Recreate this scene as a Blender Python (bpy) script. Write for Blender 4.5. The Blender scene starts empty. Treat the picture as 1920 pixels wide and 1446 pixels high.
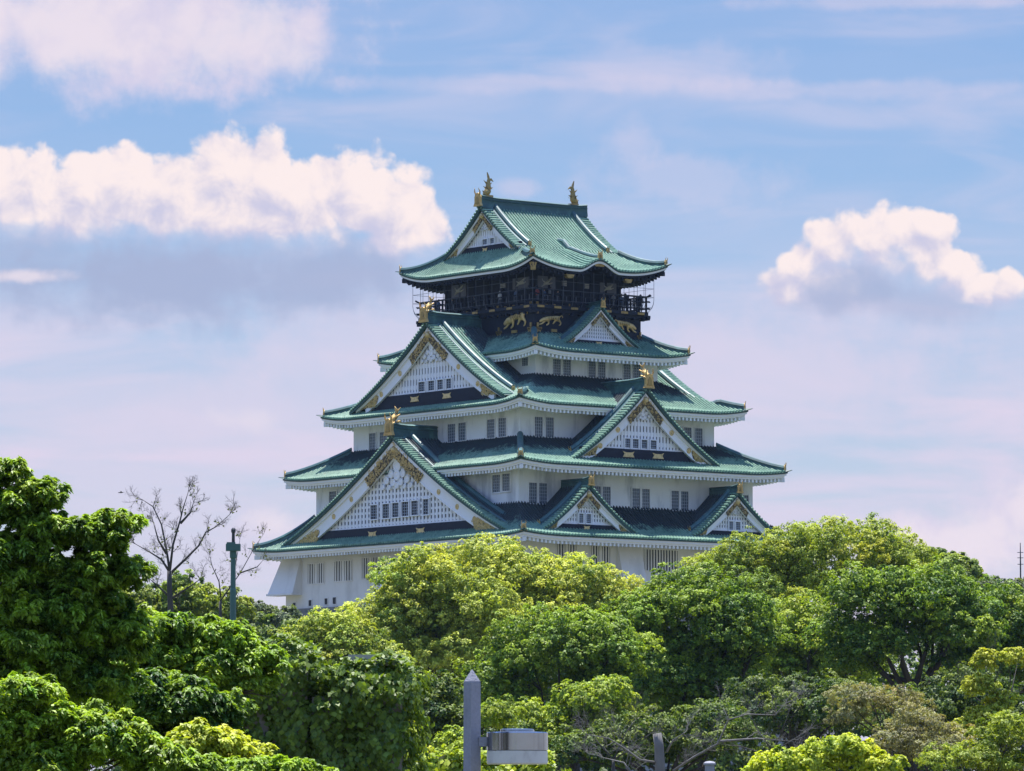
import bpy, bmesh, math, random
import numpy as np
from mathutils import Vector, Matrix

S = bpy.context.scene
COL = S.collection
R = math.radians

# ------------------------------------------------------------------ camera
# The keep stands at the world origin; the photographer is 500 m away to its
# north-west with a long lens.  FPX is the focal length in photo pixels.
FPX, PW, PH = 9600.0, 1920.0, 1446.0
TH, PITCH, YAW, DIST, EYE = R(37.974), R(4.8936), R(-0.2322), 500.0, 1.65
CAM = Vector((-DIST * math.sin(TH), -DIST * math.cos(TH), EYE))
_f0 = Vector((math.sin(TH), math.cos(TH), 0)); _r0 = Vector((math.cos(TH), -math.sin(TH), 0))
FH = _f0 * math.cos(YAW) + _r0 * math.sin(YAW)
RT = _r0 * math.cos(YAW) - _f0 * math.sin(YAW)
FW = FH * math.cos(PITCH) + Vector((0, 0, math.sin(PITCH)))
UP = Vector((0, 0, math.cos(PITCH))) - FH * math.sin(PITCH)
cam = bpy.data.objects.new("camera", bpy.data.cameras.new("camera")); COL.objects.link(cam)
cam.matrix_world = Matrix(((RT.x, UP.x, -FW.x, CAM.x), (RT.y, UP.y, -FW.y, CAM.y), (RT.z, UP.z, -FW.z, CAM.z), (0, 0, 0, 1)))
cam.data.sensor_fit = 'HORIZONTAL'; cam.data.sensor_width = 36.0
cam.data.lens = 36.0 * FPX / PW
cam.data.clip_start = 0.5; cam.data.clip_end = 12000
S.camera = cam
S.view_settings.view_transform = 'Standard'; S.view_settings.look = 'None'
S.view_settings.gamma = 1.0
S.view_settings.exposure = 1.0
try: S.cycles.use_adaptive_sampling = True
except Exception: pass
S.cycles.max_bounces = 8; S.cycles.transparent_max_bounces = 8; S.cycles.diffuse_bounces = 4

def ray(px, py):
    return FW + RT * ((px - PW / 2) / FPX) - UP * ((py - PH / 2) / FPX)
def at(px, py, dist):
    "world point seen at photo pixel (px,py), at a horizontal distance dist"
    d = ray(px, py); return CAM + d * (dist / math.hypot(d.x, d.y))

# ------------------------------------------------------------------ sun and sky
SUN_EL, SUN_AZ = R(74.0), math.atan2(0.60, 0.80)      # azimuth from +Y towards +X
sd = bpy.data.lights.new("sun", 'SUN'); sun = bpy.data.objects.new("sun", sd); COL.objects.link(sun)
sd.energy = 5.0; sd.angle = R(0.53); sd.color = (1.0, 0.955, 0.89)
SUNV = Vector((math.sin(SUN_AZ) * math.cos(SUN_EL), math.cos(SUN_AZ) * math.cos(SUN_EL), math.sin(SUN_EL)))
sun.rotation_euler = (-SUNV).to_track_quat('-Z', 'Y').to_euler()
sun.location = (0, 0, 150)

class NT:
    "tiny helper for writing node math"
    def __init__(s, tree): s.t = tree; s.n = tree.nodes; s.l = tree.links
    def node(s, typ, **kw):
        n = s.n.new(typ)
        for k, v in kw.items(): setattr(n, k, v)
        return n
    def put(s, sock, v):
        if isinstance(v, bpy.types.NodeSocket): s.l.new(v, sock)
        else: sock.default_value = v
    def m(s, op, a, b=None, c=None, clamp=False):
        n = s.node('ShaderNodeMath', operation=op, use_clamp=clamp)
        s.put(n.inputs[0], a)
        if b is not None: s.put(n.inputs[1], b)
        if c is not None: s.put(n.inputs[2], c)
        return n.outputs[0]
    def v(s, op, a, b=None, c=None, scale=None):
        n = s.node('ShaderNodeVectorMath', operation=op)
        s.put(n.inputs[0], a)
        if b is not None: s.put(n.inputs[1], b)
        if c is not None: s.put(n.inputs[2], c)
        if scale is not None: s.put(n.inputs['Scale'], scale)
        return n.outputs['Value'] if op in ('LENGTH', 'DOT_PRODUCT', 'DISTANCE') else n.outputs['Vector']
    def noise(s, vec, scale, detail=4, rough=0.55, dist=0.0, dims='3D'):
        n = s.node('ShaderNodeTexNoise', noise_dimensions=dims)
        if vec is not None: s.put(n.inputs['Vector'], vec)
        n.inputs['Scale'].default_value = scale; n.inputs['Detail'].default_value = detail
        n.inputs['Roughness'].default_value = rough; n.inputs['Distortion'].default_value = dist
        return n.outputs['Fac']
    def smooth(s, x, a, b, lo=0.0, hi=1.0):
        n = s.node('ShaderNodeMapRange', interpolation_type='SMOOTHSTEP')
        s.put(n.inputs['Value'], x)
        for k, v_ in (('From Min', a), ('From Max', b), ('To Min', lo), ('To Max', hi)): s.put(n.inputs[k], v_)
        return n.outputs['Result']
    def mix(s, fac, a, b):
        n = s.node('ShaderNodeMix', data_type='RGBA')
        s.put(n.inputs[0], fac); s.put(n.inputs[6], a); s.put(n.inputs[7], b)
        return n.outputs[2]
    def xyz(s, x, y, z):
        n = s.node('ShaderNodeCombineXYZ'); s.put(n.inputs[0], x); s.put(n.inputs[1], y); s.put(n.inputs[2], z)
        return n.outputs[0]

def rgb(r, g, b, k=1.0):
    "sRGB 0-255 to linear"
    f = lambda c: (c / 255 / 12.92 if c / 255 <= 0.04045 else ((c / 255 + 0.055) / 1.055) ** 2.4) * k
    return (f(r), f(g), f(b), 1.0)

W = bpy.data.worlds.new("World"); S.world = W; W.use_nodes = True
W.node_tree.nodes.clear()
# Clouds live in the sky itself, placed by bearing and elevation: p = (bearing, elevation)
# in hundredths of a photo pixel-angle, so x runs 0..19.2 and y 0..14.5 across the view.
SKY_K = 0.10
CUMULUS = [  # lit heads: centre x, y, radius x, y
    (-.3, 3.6, 1.2, .85), (.55, 3.55, 1.0, .85), (1.5, 3.65, 1.1, .85), (2.4, 3.55, 1.1, .95), (3.2, 3.65, 1.0, .9), (4.1, 3.3, .95, 1.05), (5.0, 3.45, 1.1, 1.1), (5.9, 3.7, 1.1, 1.05),
    (6.8, 3.75, 1.0, 1.05), (7.5, 3.95, .85, 1.05), (8.0, 4.35, .62, .72), (4.3, 4.15, 3.6, .85), (1.1, 4.15, 2.2, .7), (7.5, 4.6, 1.0, .45),
    (14.8, 5.5, .6, .6), (15.2, 5.1, .75, .72), (15.75, 4.72, .85, .7), (16.4, 4.45, .78, .62), (16.95, 4.32, .62, .52), (17.55, 4.35, .55, .38), (16.6, 4.95, 1.3, .65), (15.5, 5.2, 1.0, .65), (17.2, 4.8, .9, .6),
    (17.3, 5.1, .85, .52), (17.9, 5.2, .75, .6), (18.4, 5.5, .8, .42), (18.9, 5.55, .45, .44)]
BASE = [(3.0, 5.3, 4.4, 1.0, .92), (6.0, 5.2, 2.4, .85, .85), (.6, 4.95, 2.2, .7, .6), (15.9, 5.5, 1.5, .62, .75), (17.3, 5.75, 1.8, .45, .5)]
SOFT = [  # broad veils: centre, radius, strength
    (2.2, .5, 4.4, 1.6, .9), (4.9, .9, 2.2, 1.0, .4), (17.4, 10.15, 2.2, .7, .95), (19.2, 9.6, 1.4, 1.0, .85), (4.9, 9.8, .9, .5, .6),
    (.4, 5.25, 1.0, .16, .8), (10.5, 1.60, 6.5, .20, .32), (15.5, 1.74, 5.0, .22, .32), (17.0, .1, 3.4, .18, .4),
    (11.9, 2.75, .6, .6, .35), (12.8, 3.4, 2.4, .6, .35), (7.5, 6.4, 4.5, 1.0, .55), (14.0, 6.9, 5.0, 1.3, .6), (4.0, 7.8, 3.0, .7, .4),
    (9.7, 3.55, .5, .25, .4), (12.5, 1.25, 2.6, .5, .3), (9.0, 9.0, 3.0, .8, .3)]

PALE = [(17.2, 10.3, 1.7, .7, .8), (18.4, 10.2, 1.4, .8, .8), (19.3, 9.6, .9, .8, .75), (5.1, 9.85, .6, .4, .6), (1.2, .55, 2.6, 1.3, .75), (4.2, .75, 2.4, .95, .65), (.4, 5.25, 1.1, .15, .7), (4.6, 7.9, .8, .3, .35)]

def build_sky():
    g = bpy.data.node_groups.new("cloud_density", 'ShaderNodeTree')
    g.interface.new_socket("P", in_out='INPUT', socket_type='NodeSocketVector')
    g.interface.new_socket("D", in_out='OUTPUT', socket_type='NodeSocketFloat')
    q = NT(g); gi = q.node('NodeGroupInput'); go = q.node('NodeGroupOutput')
    P = gi.outputs[0]
    # warp
    w1 = q.node('ShaderNodeTexNoise', noise_dimensions='2D'); q.put(w1.inputs['Vector'], P); w1.inputs['Scale'].default_value = 1.1; w1.inputs['Detail'].default_value = 2
    off = q.v('MULTIPLY', q.v('SUBTRACT', w1.outputs['Color'], (.5, .5, .5)), (.55, .5, 0))
    Pw = q.v('ADD', P, off)
    d = None
    for (cx, cy, rx, ry) in CUMULUS:
        e = q.v('LENGTH', q.v('MULTIPLY_ADD', Pw, (1 / rx, 1 / ry, 0), (-cx / rx, -cy / ry, 0)))
        e = q.m('SUBTRACT', 1.0, e)
        d = e if d is None else q.m('SMOOTH_MAX', d, e, 0.18)
    n1 = q.noise(P, 1.5, 8, .56, .15, dims='2D')
    vo = q.node('ShaderNodeTexVoronoi', feature='F1', voronoi_dimensions='2D'); q.put(vo.inputs['Vector'], q.v('ADD', P, q.v('SCALE', off, scale=.6)))
    vo.inputs['Scale'].default_value = 1.7; vo.inputs['Detail'].default_value = 3; vo.inputs['Roughness'].default_value = .5
    d = q.m('ADD', d, q.m('MULTIPLY', q.m('SUBTRACT', n1, .5), .50))
    d = q.m('ADD', d, q.m('MULTIPLY', q.m('SUBTRACT', .45, vo.outputs['Distance']), .26))
    q.put(go.inputs[0], d)

    t = NT(W.node_tree)
    tc = t.node('ShaderNodeTexCoord').outputs['Generated']
    u = t.m('ARCTAN2', t.v('DOT_PRODUCT', tc, tuple(RT)), t.v('DOT_PRODUCT', tc, tuple(FH)))
    sx = t.node('ShaderNodeSeparateXYZ'); t.put(sx.inputs[0], tc)
    el = t.m('ARCSINE', sx.outputs[2])
    x = t.m('MULTIPLY_ADD', u, 96.0, 9.6); y = t.m('MULTIPLY_ADD', el, -96.0, 15.45)
    P = t.xyz(x, y, 0.0)
    def dens(v):
        n = t.node('ShaderNodeGroup', node_tree=g); t.put(n.inputs[0], v); return n.outputs[0]
    D0 = dens(P); D1 = dens(t.v('ADD', P, (.14, -.34, 0)))
    # veil
    st = t.v('MULTIPLY', P, (.22, 1.0, 1.0))
    rot = t.node('ShaderNodeVectorRotate', rotation_type='Z_AXIS'); t.put(rot.inputs['Vector'], st); rot.inputs['Angle'].default_value = R(-6)
    streak = t.noise(rot.outputs[0], .9, 5, .52, .5, dims='2D')
    veil = None
    wob = t.m('MULTIPLY', t.m('SUBTRACT', t.noise(P, .9, 6, .6, dims='2D'), .5), 1.5)
    for (cx, cy, rx, ry, k) in SOFT:
        e = t.v('LENGTH', t.v('MULTIPLY_ADD', P, (1 / rx, 1 / ry, 0), (-cx / rx, -cy / ry, 0)))
        e = t.m('ADD', t.m('SUBTRACT', 1.0, e), wob)
        e = t.m('MULTIPLY', t.smooth(e, -.15, .75), k)
        veil = e if veil is None else t.m('SUBTRACT', t.m('ADD', veil, e), t.m('MULTIPLY', veil, e))
    cir = t.smooth(streak, .40, .80, 0, .36)
    low = t.m('MULTIPLY', t.smooth(y, 2.6, 9.0, 0.08, .70), t.smooth(t.noise(t.v('MULTIPLY', P, (.16, .75, 1)), 1.0, 5, .55, .3, dims='2D'), .3, .62, .42, 1.08))
    base = t.m('MULTIPLY', t.m('ADD', cir, low, clamp=True), t.smooth(y, -45, -5, .12, 1.0))
    veil = t.m('SUBTRACT', t.m('ADD', veil, base), t.m('MULTIPLY', veil, base))

    sky = t.node('ShaderNodeTexSky', sky_type='NISHITA')
    sky.sun_disc = False; sky.sun_elevation = SUN_EL; sky.sun_rotation = SUN_AZ
    sky.altitude = 20; sky.air_density = 1.0; sky.dust_density = .35; sky.ozone_density = 2.2
    skyc = t.mix(1.0, sky.outputs[0], SKY_TINT); skyc.node.blend_type = 'MULTIPLY'
    K = .5 / SKY_K
    gain = t.smooth(el, .20, .75, 1.0, 3.6)      # overhead sky boosted: added fill light for the shaded walls
    skyc = t.v('SCALE', skyc, scale=gain)
    c = t.mix(veil, skyc, rgb(222, 213, 234, K))
    wob2 = t.m('MULTIPLY', t.m('SUBTRACT', t.noise(P, 1.2, 4, .55, dims='2D'), .5), 1.1)
    ba = None
    for (cx, cy, rx, ry, k) in BASE:
        e = t.v('LENGTH', t.v('MULTIPLY_ADD', P, (1 / rx, 1 / ry, 0), (-cx / rx, -cy / ry, 0)))
        e = t.m('MULTIPLY', t.smooth(t.m('ADD', t.m('SUBTRACT', 1.0, e), wob2), -.1, .75), k)
        ba = e if ba is None else t.m('MAXIMUM', ba, e)
    c = t.mix(ba, c, rgb(168, 180, 213, K))
    pa = None
    for (cx, cy, rx, ry, k) in PALE:
        e = t.v('LENGTH', t.v('MULTIPLY_ADD', P, (1 / rx, 1 / ry, 0), (-cx / rx, -cy / ry, 0)))
        e = t.m('ADD', t.m('SUBTRACT', 1.0, e), t.m('MULTIPLY', t.m('SUBTRACT', t.noise(P, 1.5, 7, .58, .2, dims='2D'), .5), 1.5))
        e = t.m('MULTIPLY', t.smooth(e, -.1, .9), k)
        pa = e if pa is None else t.m('MAXIMUM', pa, e)
    c = t.mix(pa, c, rgb(240, 228, 237, K))
    yb = t.m('ADD', 4.5, t.m('MULTIPLY', t.smooth(x, 4.0, 8.0), .4))
    ybB = t.m('ADD', 4.95, t.m('MULTIPLY', t.smooth(t.m('ABSOLUTE', t.m('SUBTRACT', x, 16.4)), .5, 2.0), 1.0))
    yb = t.m('ADD', yb, t.m('MULTIPLY', t.m('SUBTRACT', ybB, yb), t.m('GREATER_THAN', x, 12.0)))
    down = t.m('ADD', t.m('SUBTRACT', y, yb), t.m('MULTIPLY', t.m('SUBTRACT', t.noise(P, 1.3, 3, .5, dims='2D'), .5), .9))
    alpha = t.smooth(D0, 0.0, t.m('MULTIPLY_ADD', t.smooth(down, -.65, .45), 1.25, .26))
    lit = t.m('ADD', .66, t.m('MULTIPLY', t.m('SUBTRACT', D0, D1), .75))
    lit = t.m('ADD', lit, t.m('MULTIPLY', t.m('SUBTRACT', t.noise(P, 1.35, 7, .58, .3, dims='2D'), .5), 2.0))
    lit = t.m('SUBTRACT', lit, t.smooth(down, -1.1, .3, 0, .42))
    lit = t.smooth(lit, -.1, 1.05)
    cc = t.mix(lit, rgb(204, 203, 228, K), rgb(253, 238, 237, K))
    c = t.mix(alpha, c, cc)
    bg = t.node('ShaderNodeBackground'); t.put(bg.inputs[0], c); bg.inputs[1].default_value = SKY_K
    out = t.node('ShaderNodeOutputWorld'); t.l.new(bg.outputs[0], out.inputs[0])
SKY_TINT = (.40, .455, .565, 1)
build_sky()
# ------------------------------------------------------------------ materials
MATS = {}
def principled(name):
    m = bpy.data.materials.new(name); m.use_nodes = True; t = NT(m.node_tree)
    return m, t, m.node_tree.nodes['Principled BSDF']
def mat(name, c, rough=.6, metal=0.0, var=.12, scale=2.0, stain_or_refl=None, stain_or_refl_amt=0.0, stain_or_refl_scale=(.5, .5, .5), bump=0.0, bump_scale=8.0, spec=.5):
    m, t, b = principled(name); MATS[name] = m
    geo = t.node('ShaderNodeNewGeometry').outputs['Position']
    n = t.noise(geo, scale, 5, .6)
    k = t.m('MULTIPLY_ADD', n, 2 * var, 1 - var)
    col = t.v('SCALE', tuple(c[:3]), scale=k)
    if stain_or_refl:
        s = t.noise(t.v('MULTIPLY', geo, stain_or_refl_scale), 1.0, 6, .62)
        col = t.mix(t.smooth(s, .5, .72, 0, stain_or_refl_amt), col, stain_or_refl)
    t.put(b.inputs['Base Color'], col)
    b.inputs['Roughness'].default_value = rough; b.inputs['Metallic'].default_value = metal
    b.inputs['Specular IOR Level'].default_value = spec
    if bump:
        bp = t.node('ShaderNodeBump'); bp.inputs['Strength'].default_value = bump; bp.inputs['Distance'].default_value = .05
        t.put(bp.inputs['Height'], t.noise(geo, bump_scale, 4)); t.put(b.inputs['Normal'], bp.outputs[0])
    return m
def tile_mat(key, name, shelter=None):
    """copper tiles: green patina where rain reaches them, bare dark copper where the eaves
    of the next storey (plan half sizes in shelter) keep them dry; the edge is ragged"""
    m, t, b = principled(name); MATS[key] = m
    geo = t.node('ShaderNodeTexCoord').outputs['Object']
    big = t.noise(geo, .22, 4, .62); fine = t.noise(geo, 3.2, 3, .7); mid = t.noise(geo, 1.1, 3, .6)
    c = t.mix(t.smooth(big, .32, .68), (.125, .24, .17, 1), (.215, .35, .25, 1))
    c = t.mix(t.smooth(fine, .45, .75, 0, .75), c, (.035, .10, .09, 1))
    c = t.mix(t.smooth(mid, .62, .8, 0, .6), c, (.36, .46, .33, 1))
    br = t.noise(t.v('MULTIPLY', geo, (.5, .5, .25)), 1.0, 3)
    c = t.mix(t.smooth(br, .66, .74, 0, .5), c, (.13, .12, .09, 1))
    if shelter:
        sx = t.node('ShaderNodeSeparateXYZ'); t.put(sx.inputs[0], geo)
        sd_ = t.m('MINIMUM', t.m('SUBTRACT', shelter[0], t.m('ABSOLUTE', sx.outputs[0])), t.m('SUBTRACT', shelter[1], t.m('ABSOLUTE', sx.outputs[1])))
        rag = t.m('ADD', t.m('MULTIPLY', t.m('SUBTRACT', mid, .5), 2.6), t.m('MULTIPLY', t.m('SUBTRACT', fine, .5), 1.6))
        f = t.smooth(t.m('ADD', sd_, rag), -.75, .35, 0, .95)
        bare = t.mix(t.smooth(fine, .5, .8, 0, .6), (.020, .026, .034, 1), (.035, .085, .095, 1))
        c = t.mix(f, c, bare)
    t.put(b.inputs['Base Color'], c); b.inputs['Roughness'].default_value = .58; b.inputs['Specular IOR Level'].default_value = .22
    bp = t.node('ShaderNodeBump'); bp.inputs['Strength'].default_value = .35; bp.inputs['Distance'].default_value = .06
    t.put(bp.inputs['Height'], fine); t.put(b.inputs['Normal'], bp.outputs[0])
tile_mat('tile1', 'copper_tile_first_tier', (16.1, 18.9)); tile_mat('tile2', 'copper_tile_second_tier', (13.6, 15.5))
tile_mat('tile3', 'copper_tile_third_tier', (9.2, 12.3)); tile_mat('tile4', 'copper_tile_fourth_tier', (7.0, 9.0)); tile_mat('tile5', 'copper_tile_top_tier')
mat('ridge', (.034, .090, .092), .52, var=.3, scale=1.5, spec=.4, stain_or_refl=(.09, .22, .20, 1), stain_or_refl_amt=.6, stain_or_refl_scale=(.9, .9, .9))
mat('tile_edge', (.018, .065, .06), .6, var=.3)
mat('plaster', (.78, .79, .80), .85, var=.05, scale=.6, stain_or_refl=(.36, .38, .41, 1), stain_or_refl_amt=.7, stain_or_refl_scale=(.6, .6, .14), spec=.2)
mat('white_wood', (.79, .79, .80), .7, var=.05, spec=.3)
mat('base_plaster', (.72, .70, .68), .85, var=.06, scale=.5, stain_or_refl=(.36, .35, .33, 1), stain_or_refl_amt=.4, stain_or_refl_scale=(.3, .3, .14), spec=.2)
mat('lacquer', (.010, .014, .026), .6, var=.3, spec=.2)
mat('soffit_black', (.011, .014, .024), .7, var=.3, spec=.2)
mat('gold', (.58, .39, .14), .56, metal=.6, var=.35, scale=4.0, stain_or_refl=(.16, .10, .04, 1), stain_or_refl_amt=.75, stain_or_refl_scale=(3, 3, 3))
mat('filigree', (.66, .50, .23), .5, metal=.5, var=.35, scale=5.0, stain_or_refl=(.14, .09, .04, 1), stain_or_refl_amt=.7, stain_or_refl_scale=(4, 4, 4))
mat('old_gold', (.36, .25, .085), .5, metal=.7, var=.3, scale=3.0, stain_or_refl=(.06, .05, .03, 1), stain_or_refl_amt=.8, stain_or_refl_scale=(2.5, 2.5, 2.5))
mat('bronze', (.10, .075, .035), .6, metal=.3, var=.3, scale=5)
mat('void', (.012, .014, .022), .6, var=.2)
mat('glass', (.10, .125, .16), .25, var=.2)
mat('lattice', (.33, .37, .43), .6, var=.1)
mat('wire', (.10, .11, .14), .5, metal=.3)
mat('stone_wall', (.22, .21, .19), .9, var=.3, scale=.8, stain_or_refl=(.08, .09, .07, 1), stain_or_refl_amt=.7, bump=.6, bump_scale=1.2)

# ------------------------------------------------------------------ mesh builder
class MB:
    def __init__(s): s.v = []; s.f = []; s.mi = []; s.cur = 0
    def mat(s, i): s.cur = i; return s
    def face(s, *idx): s.f.append(idx); s.mi.append(s.cur)
    def add(s, pts): n = len(s.v); s.v.extend(tuple(p) for p in pts); return n
    def quad(s, a, b, c, d): n = s.add((a, b, c, d)); s.face(n, n + 1, n + 2, n + 3)
    def poly(s, pts): n = s.add(pts); s.face(*range(n, n + len(pts)))
    def box8(s, p):
        n = s.add(p)
        for q in ((0, 3, 2, 1), (4, 5, 6, 7), (0, 1, 5, 4), (1, 2, 6, 5), (2, 3, 7, 6), (3, 0, 4, 7)): s.face(*[n + i for i in q])
    def box(s, c, h, M=None):
        "centre c, half sizes h, optional point map M"
        pts = [(c[0] + i * h[0], c[1] + j * h[1], c[2] + k * h[2]) for k in (-1, 1) for i, j in ((-1, -1), (1, -1), (1, 1), (-1, 1))]
        s.box8([M(*p) for p in pts] if M else pts)
    def loft(s, rings, closed=True, cap=True):
        m = len(rings[0]); n = s.add([p for r in rings for p in r])
        for i in range(len(rings) - 1):
            for j in range(m if closed else m - 1):
                k = (j + 1) % m
                s.face(n + i * m + j, n + i * m + k, n + (i + 1) * m + k, n + (i + 1) * m + j)
        if cap and closed:
            s.face(*range(n + m - 1, n - 1, -1)); s.face(*range(n + (len(rings) - 1) * m, n + len(rings) * m))
    def tube(s, path, rad, seg=6, cap=True):
        path = [Vector(p) for p in path]; rings = []
        ref = Vector((.3, .2, 1)).normalized()
        for i, p in enumerate(path):
            a = path[min(i + 1, len(path) - 1)] - path[max(i - 1, 0)]
            a = a.normalized() if a.length > 1e-9 else Vector((0, 0, 1))
            x = ref.cross(a)
            if x.length < .1: x = Vector((1, 0, 0)).cross(a)
            x.normalize(); y = a.cross(x); r = rad[i] if hasattr(rad, '__len__') else rad
            rings.append([p + x * (r * math.cos(2 * math.pi * k / seg)) + y * (r * math.sin(2 * math.pi * k / seg)) for k in range(seg)])
        s.loft(rings, True, cap)
    def ball(s, c, r, n=8, m=5):
        r = r if hasattr(r, '__len__') else (r, r, r)
        rings = []
        for i in range(m + 1):
            a = math.pi * (i / m) - math.pi / 2; a = max(-1.5, min(1.5, a))
            rings.append([(c[0] + r[0] * math.cos(a) * math.cos(2 * math.pi * k / n), c[1] + r[1] * math.cos(a) * math.sin(2 * math.pi * k / n), c[2] + r[2] * math.sin(a)) for k in range(n)])
        s.loft(rings)
    def build(s, name, mats, parent=None, smooth=False):
        me = bpy.data.meshes.new(name); me.from_pydata(s.v, [], s.f)
        for m in (mats if isinstance(mats, (list, tuple)) else [mats]): me.materials.append(MATS[m] if isinstance(m, str) else m)
        me.polygons.foreach_set('material_index', s.mi)
        if smooth: me.polygons.foreach_set('use_smooth', [True] * len(s.f))
        me.update()
        o = bpy.data.objects.new(name, me); COL.objects.link(o)
        if parent: o.parent = parent
        return o
def tag(o, label=None, cat=None, group=None, kind=None):
    if label: o['label'] = label
    if cat: o['category'] = cat
    if group: o['group'] = group
    if kind: o['kind'] = kind
    return o
def thing(name, label, cat, loc=(0, 0, 0), group=None):
    o = bpy.data.objects.new(name, None); COL.objects.link(o); o.location = loc
    o.empty_display_size = .3
    return tag(o, label, cat, group)
def lerp(a, b, t): return a + (b - a) * t
# ------------------------------------------------------------------ the keep
# local frame: x along the north-facing front (d outward = -y), y along the side front (d outward = -x)
KEEP = thing('castle_keep', 'white five-tiered castle keep with green copper roofs and gold ornaments above the trees', 'castle', (0, 0, EYE))
FR = {'R': lambda s, d, z: (s, -d, z), 'L': lambda s, d, z: (-d, -s, z), 'B': lambda s, d, z: (-s, d, z), 'X': lambda s, d, z: (d, s, z)}
def un(face, d, px, py):
    "photo pixel -> (s, z) on the keep's vertical plane a distance d out from the axis"
    r = ray(px, py)
    if face == 'R': t = (-d - CAM.y) / r.y; return CAM.x + t * r.x, t * r.z
    t = (-d - CAM.x) / r.x; return -(CAM.y + t * r.y), t * r.z
FORE = {'R': 19.2 * .79, 'L': 19.2 * .615}

def half_rib(mb, pts, side, r=.105, h=.19, endcap=True):
    sx, sy, sz = side; rings = []
    for p in pts:
        rings.append([(p[0] + sx * o * r, p[1] + sy * o * r, p[2] + q * h) for o, q in ((-1, -.1), (-.72, .62), (0, 1), (.72, .62), (1, -.1))])
    mb.loft(rings, closed=False)
    if endcap: mb.poly(rings[0])
def sweep(mb, pts, sect, side=None):
    "section (o,q) swept along pts; o sideways (horizontal), q up"
    pts = [Vector(p) for p in pts]; rings = []
    for i, p in enumerate(pts):
        if side is None:
            a = pts[min(i + 1, len(pts) - 1)] - pts[max(0, i - 1)]; sv = Vector((a.y, -a.x, 0)).normalized()
        else: sv = Vector(side)
        rings.append([(p.x + sv.x * o, p.y + sv.y * o, p.z + q) for o, q in sect])
    mb.loft(rings)
RIDGE_SECT = [(-.24, -.15), (-.20, .26), (-.30, .30), (-.17, .47), (0, .53), (.17, .47), (.30, .30), (.20, .26), (.24, -.15)]
def sect(w, h):
    return [(o / .30 * w, q / .53 * h) for o, q in RIDGE_SECT]

def end_plate(mb, p, out, k=1.0):
    "gold plate with horns closing a ridge, facing the horizontal direction out"
    o = Vector(out).normalized(); sd_ = Vector((-o.y, o.x, 0)); p = Vector(p)
    W_ = lambda a, b, c: tuple(p + sd_ * (a * k) + o * (b * k) + Vector((0, 0, c * k)))
    prof = [(-.42, -.12), (.42, -.12), (.30, .12), (.30, .5), (.16, .72), (0, .78), (-.16, .72), (-.30, .5), (-.30, .12)]
    mb.loft([[W_(a, .0, c) for a, c in prof], [W_(a, .16, c) for a, c in prof]])
    mb.mat(1); mb.loft([[W_(a * .5, .165, .1 + c * .55) for a, c in prof], [W_(a * .45, .20, .12 + c * .5) for a, c in prof]]); mb.mat(0)
    for sg in (-1, 1):
        mb.tube([W_(sg * .18, .1, .6), W_(sg * .28, .14, .85), W_(sg * .2, .22, 1.08)], [.07 * k, .05 * k, .015 * k], 5)
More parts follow.
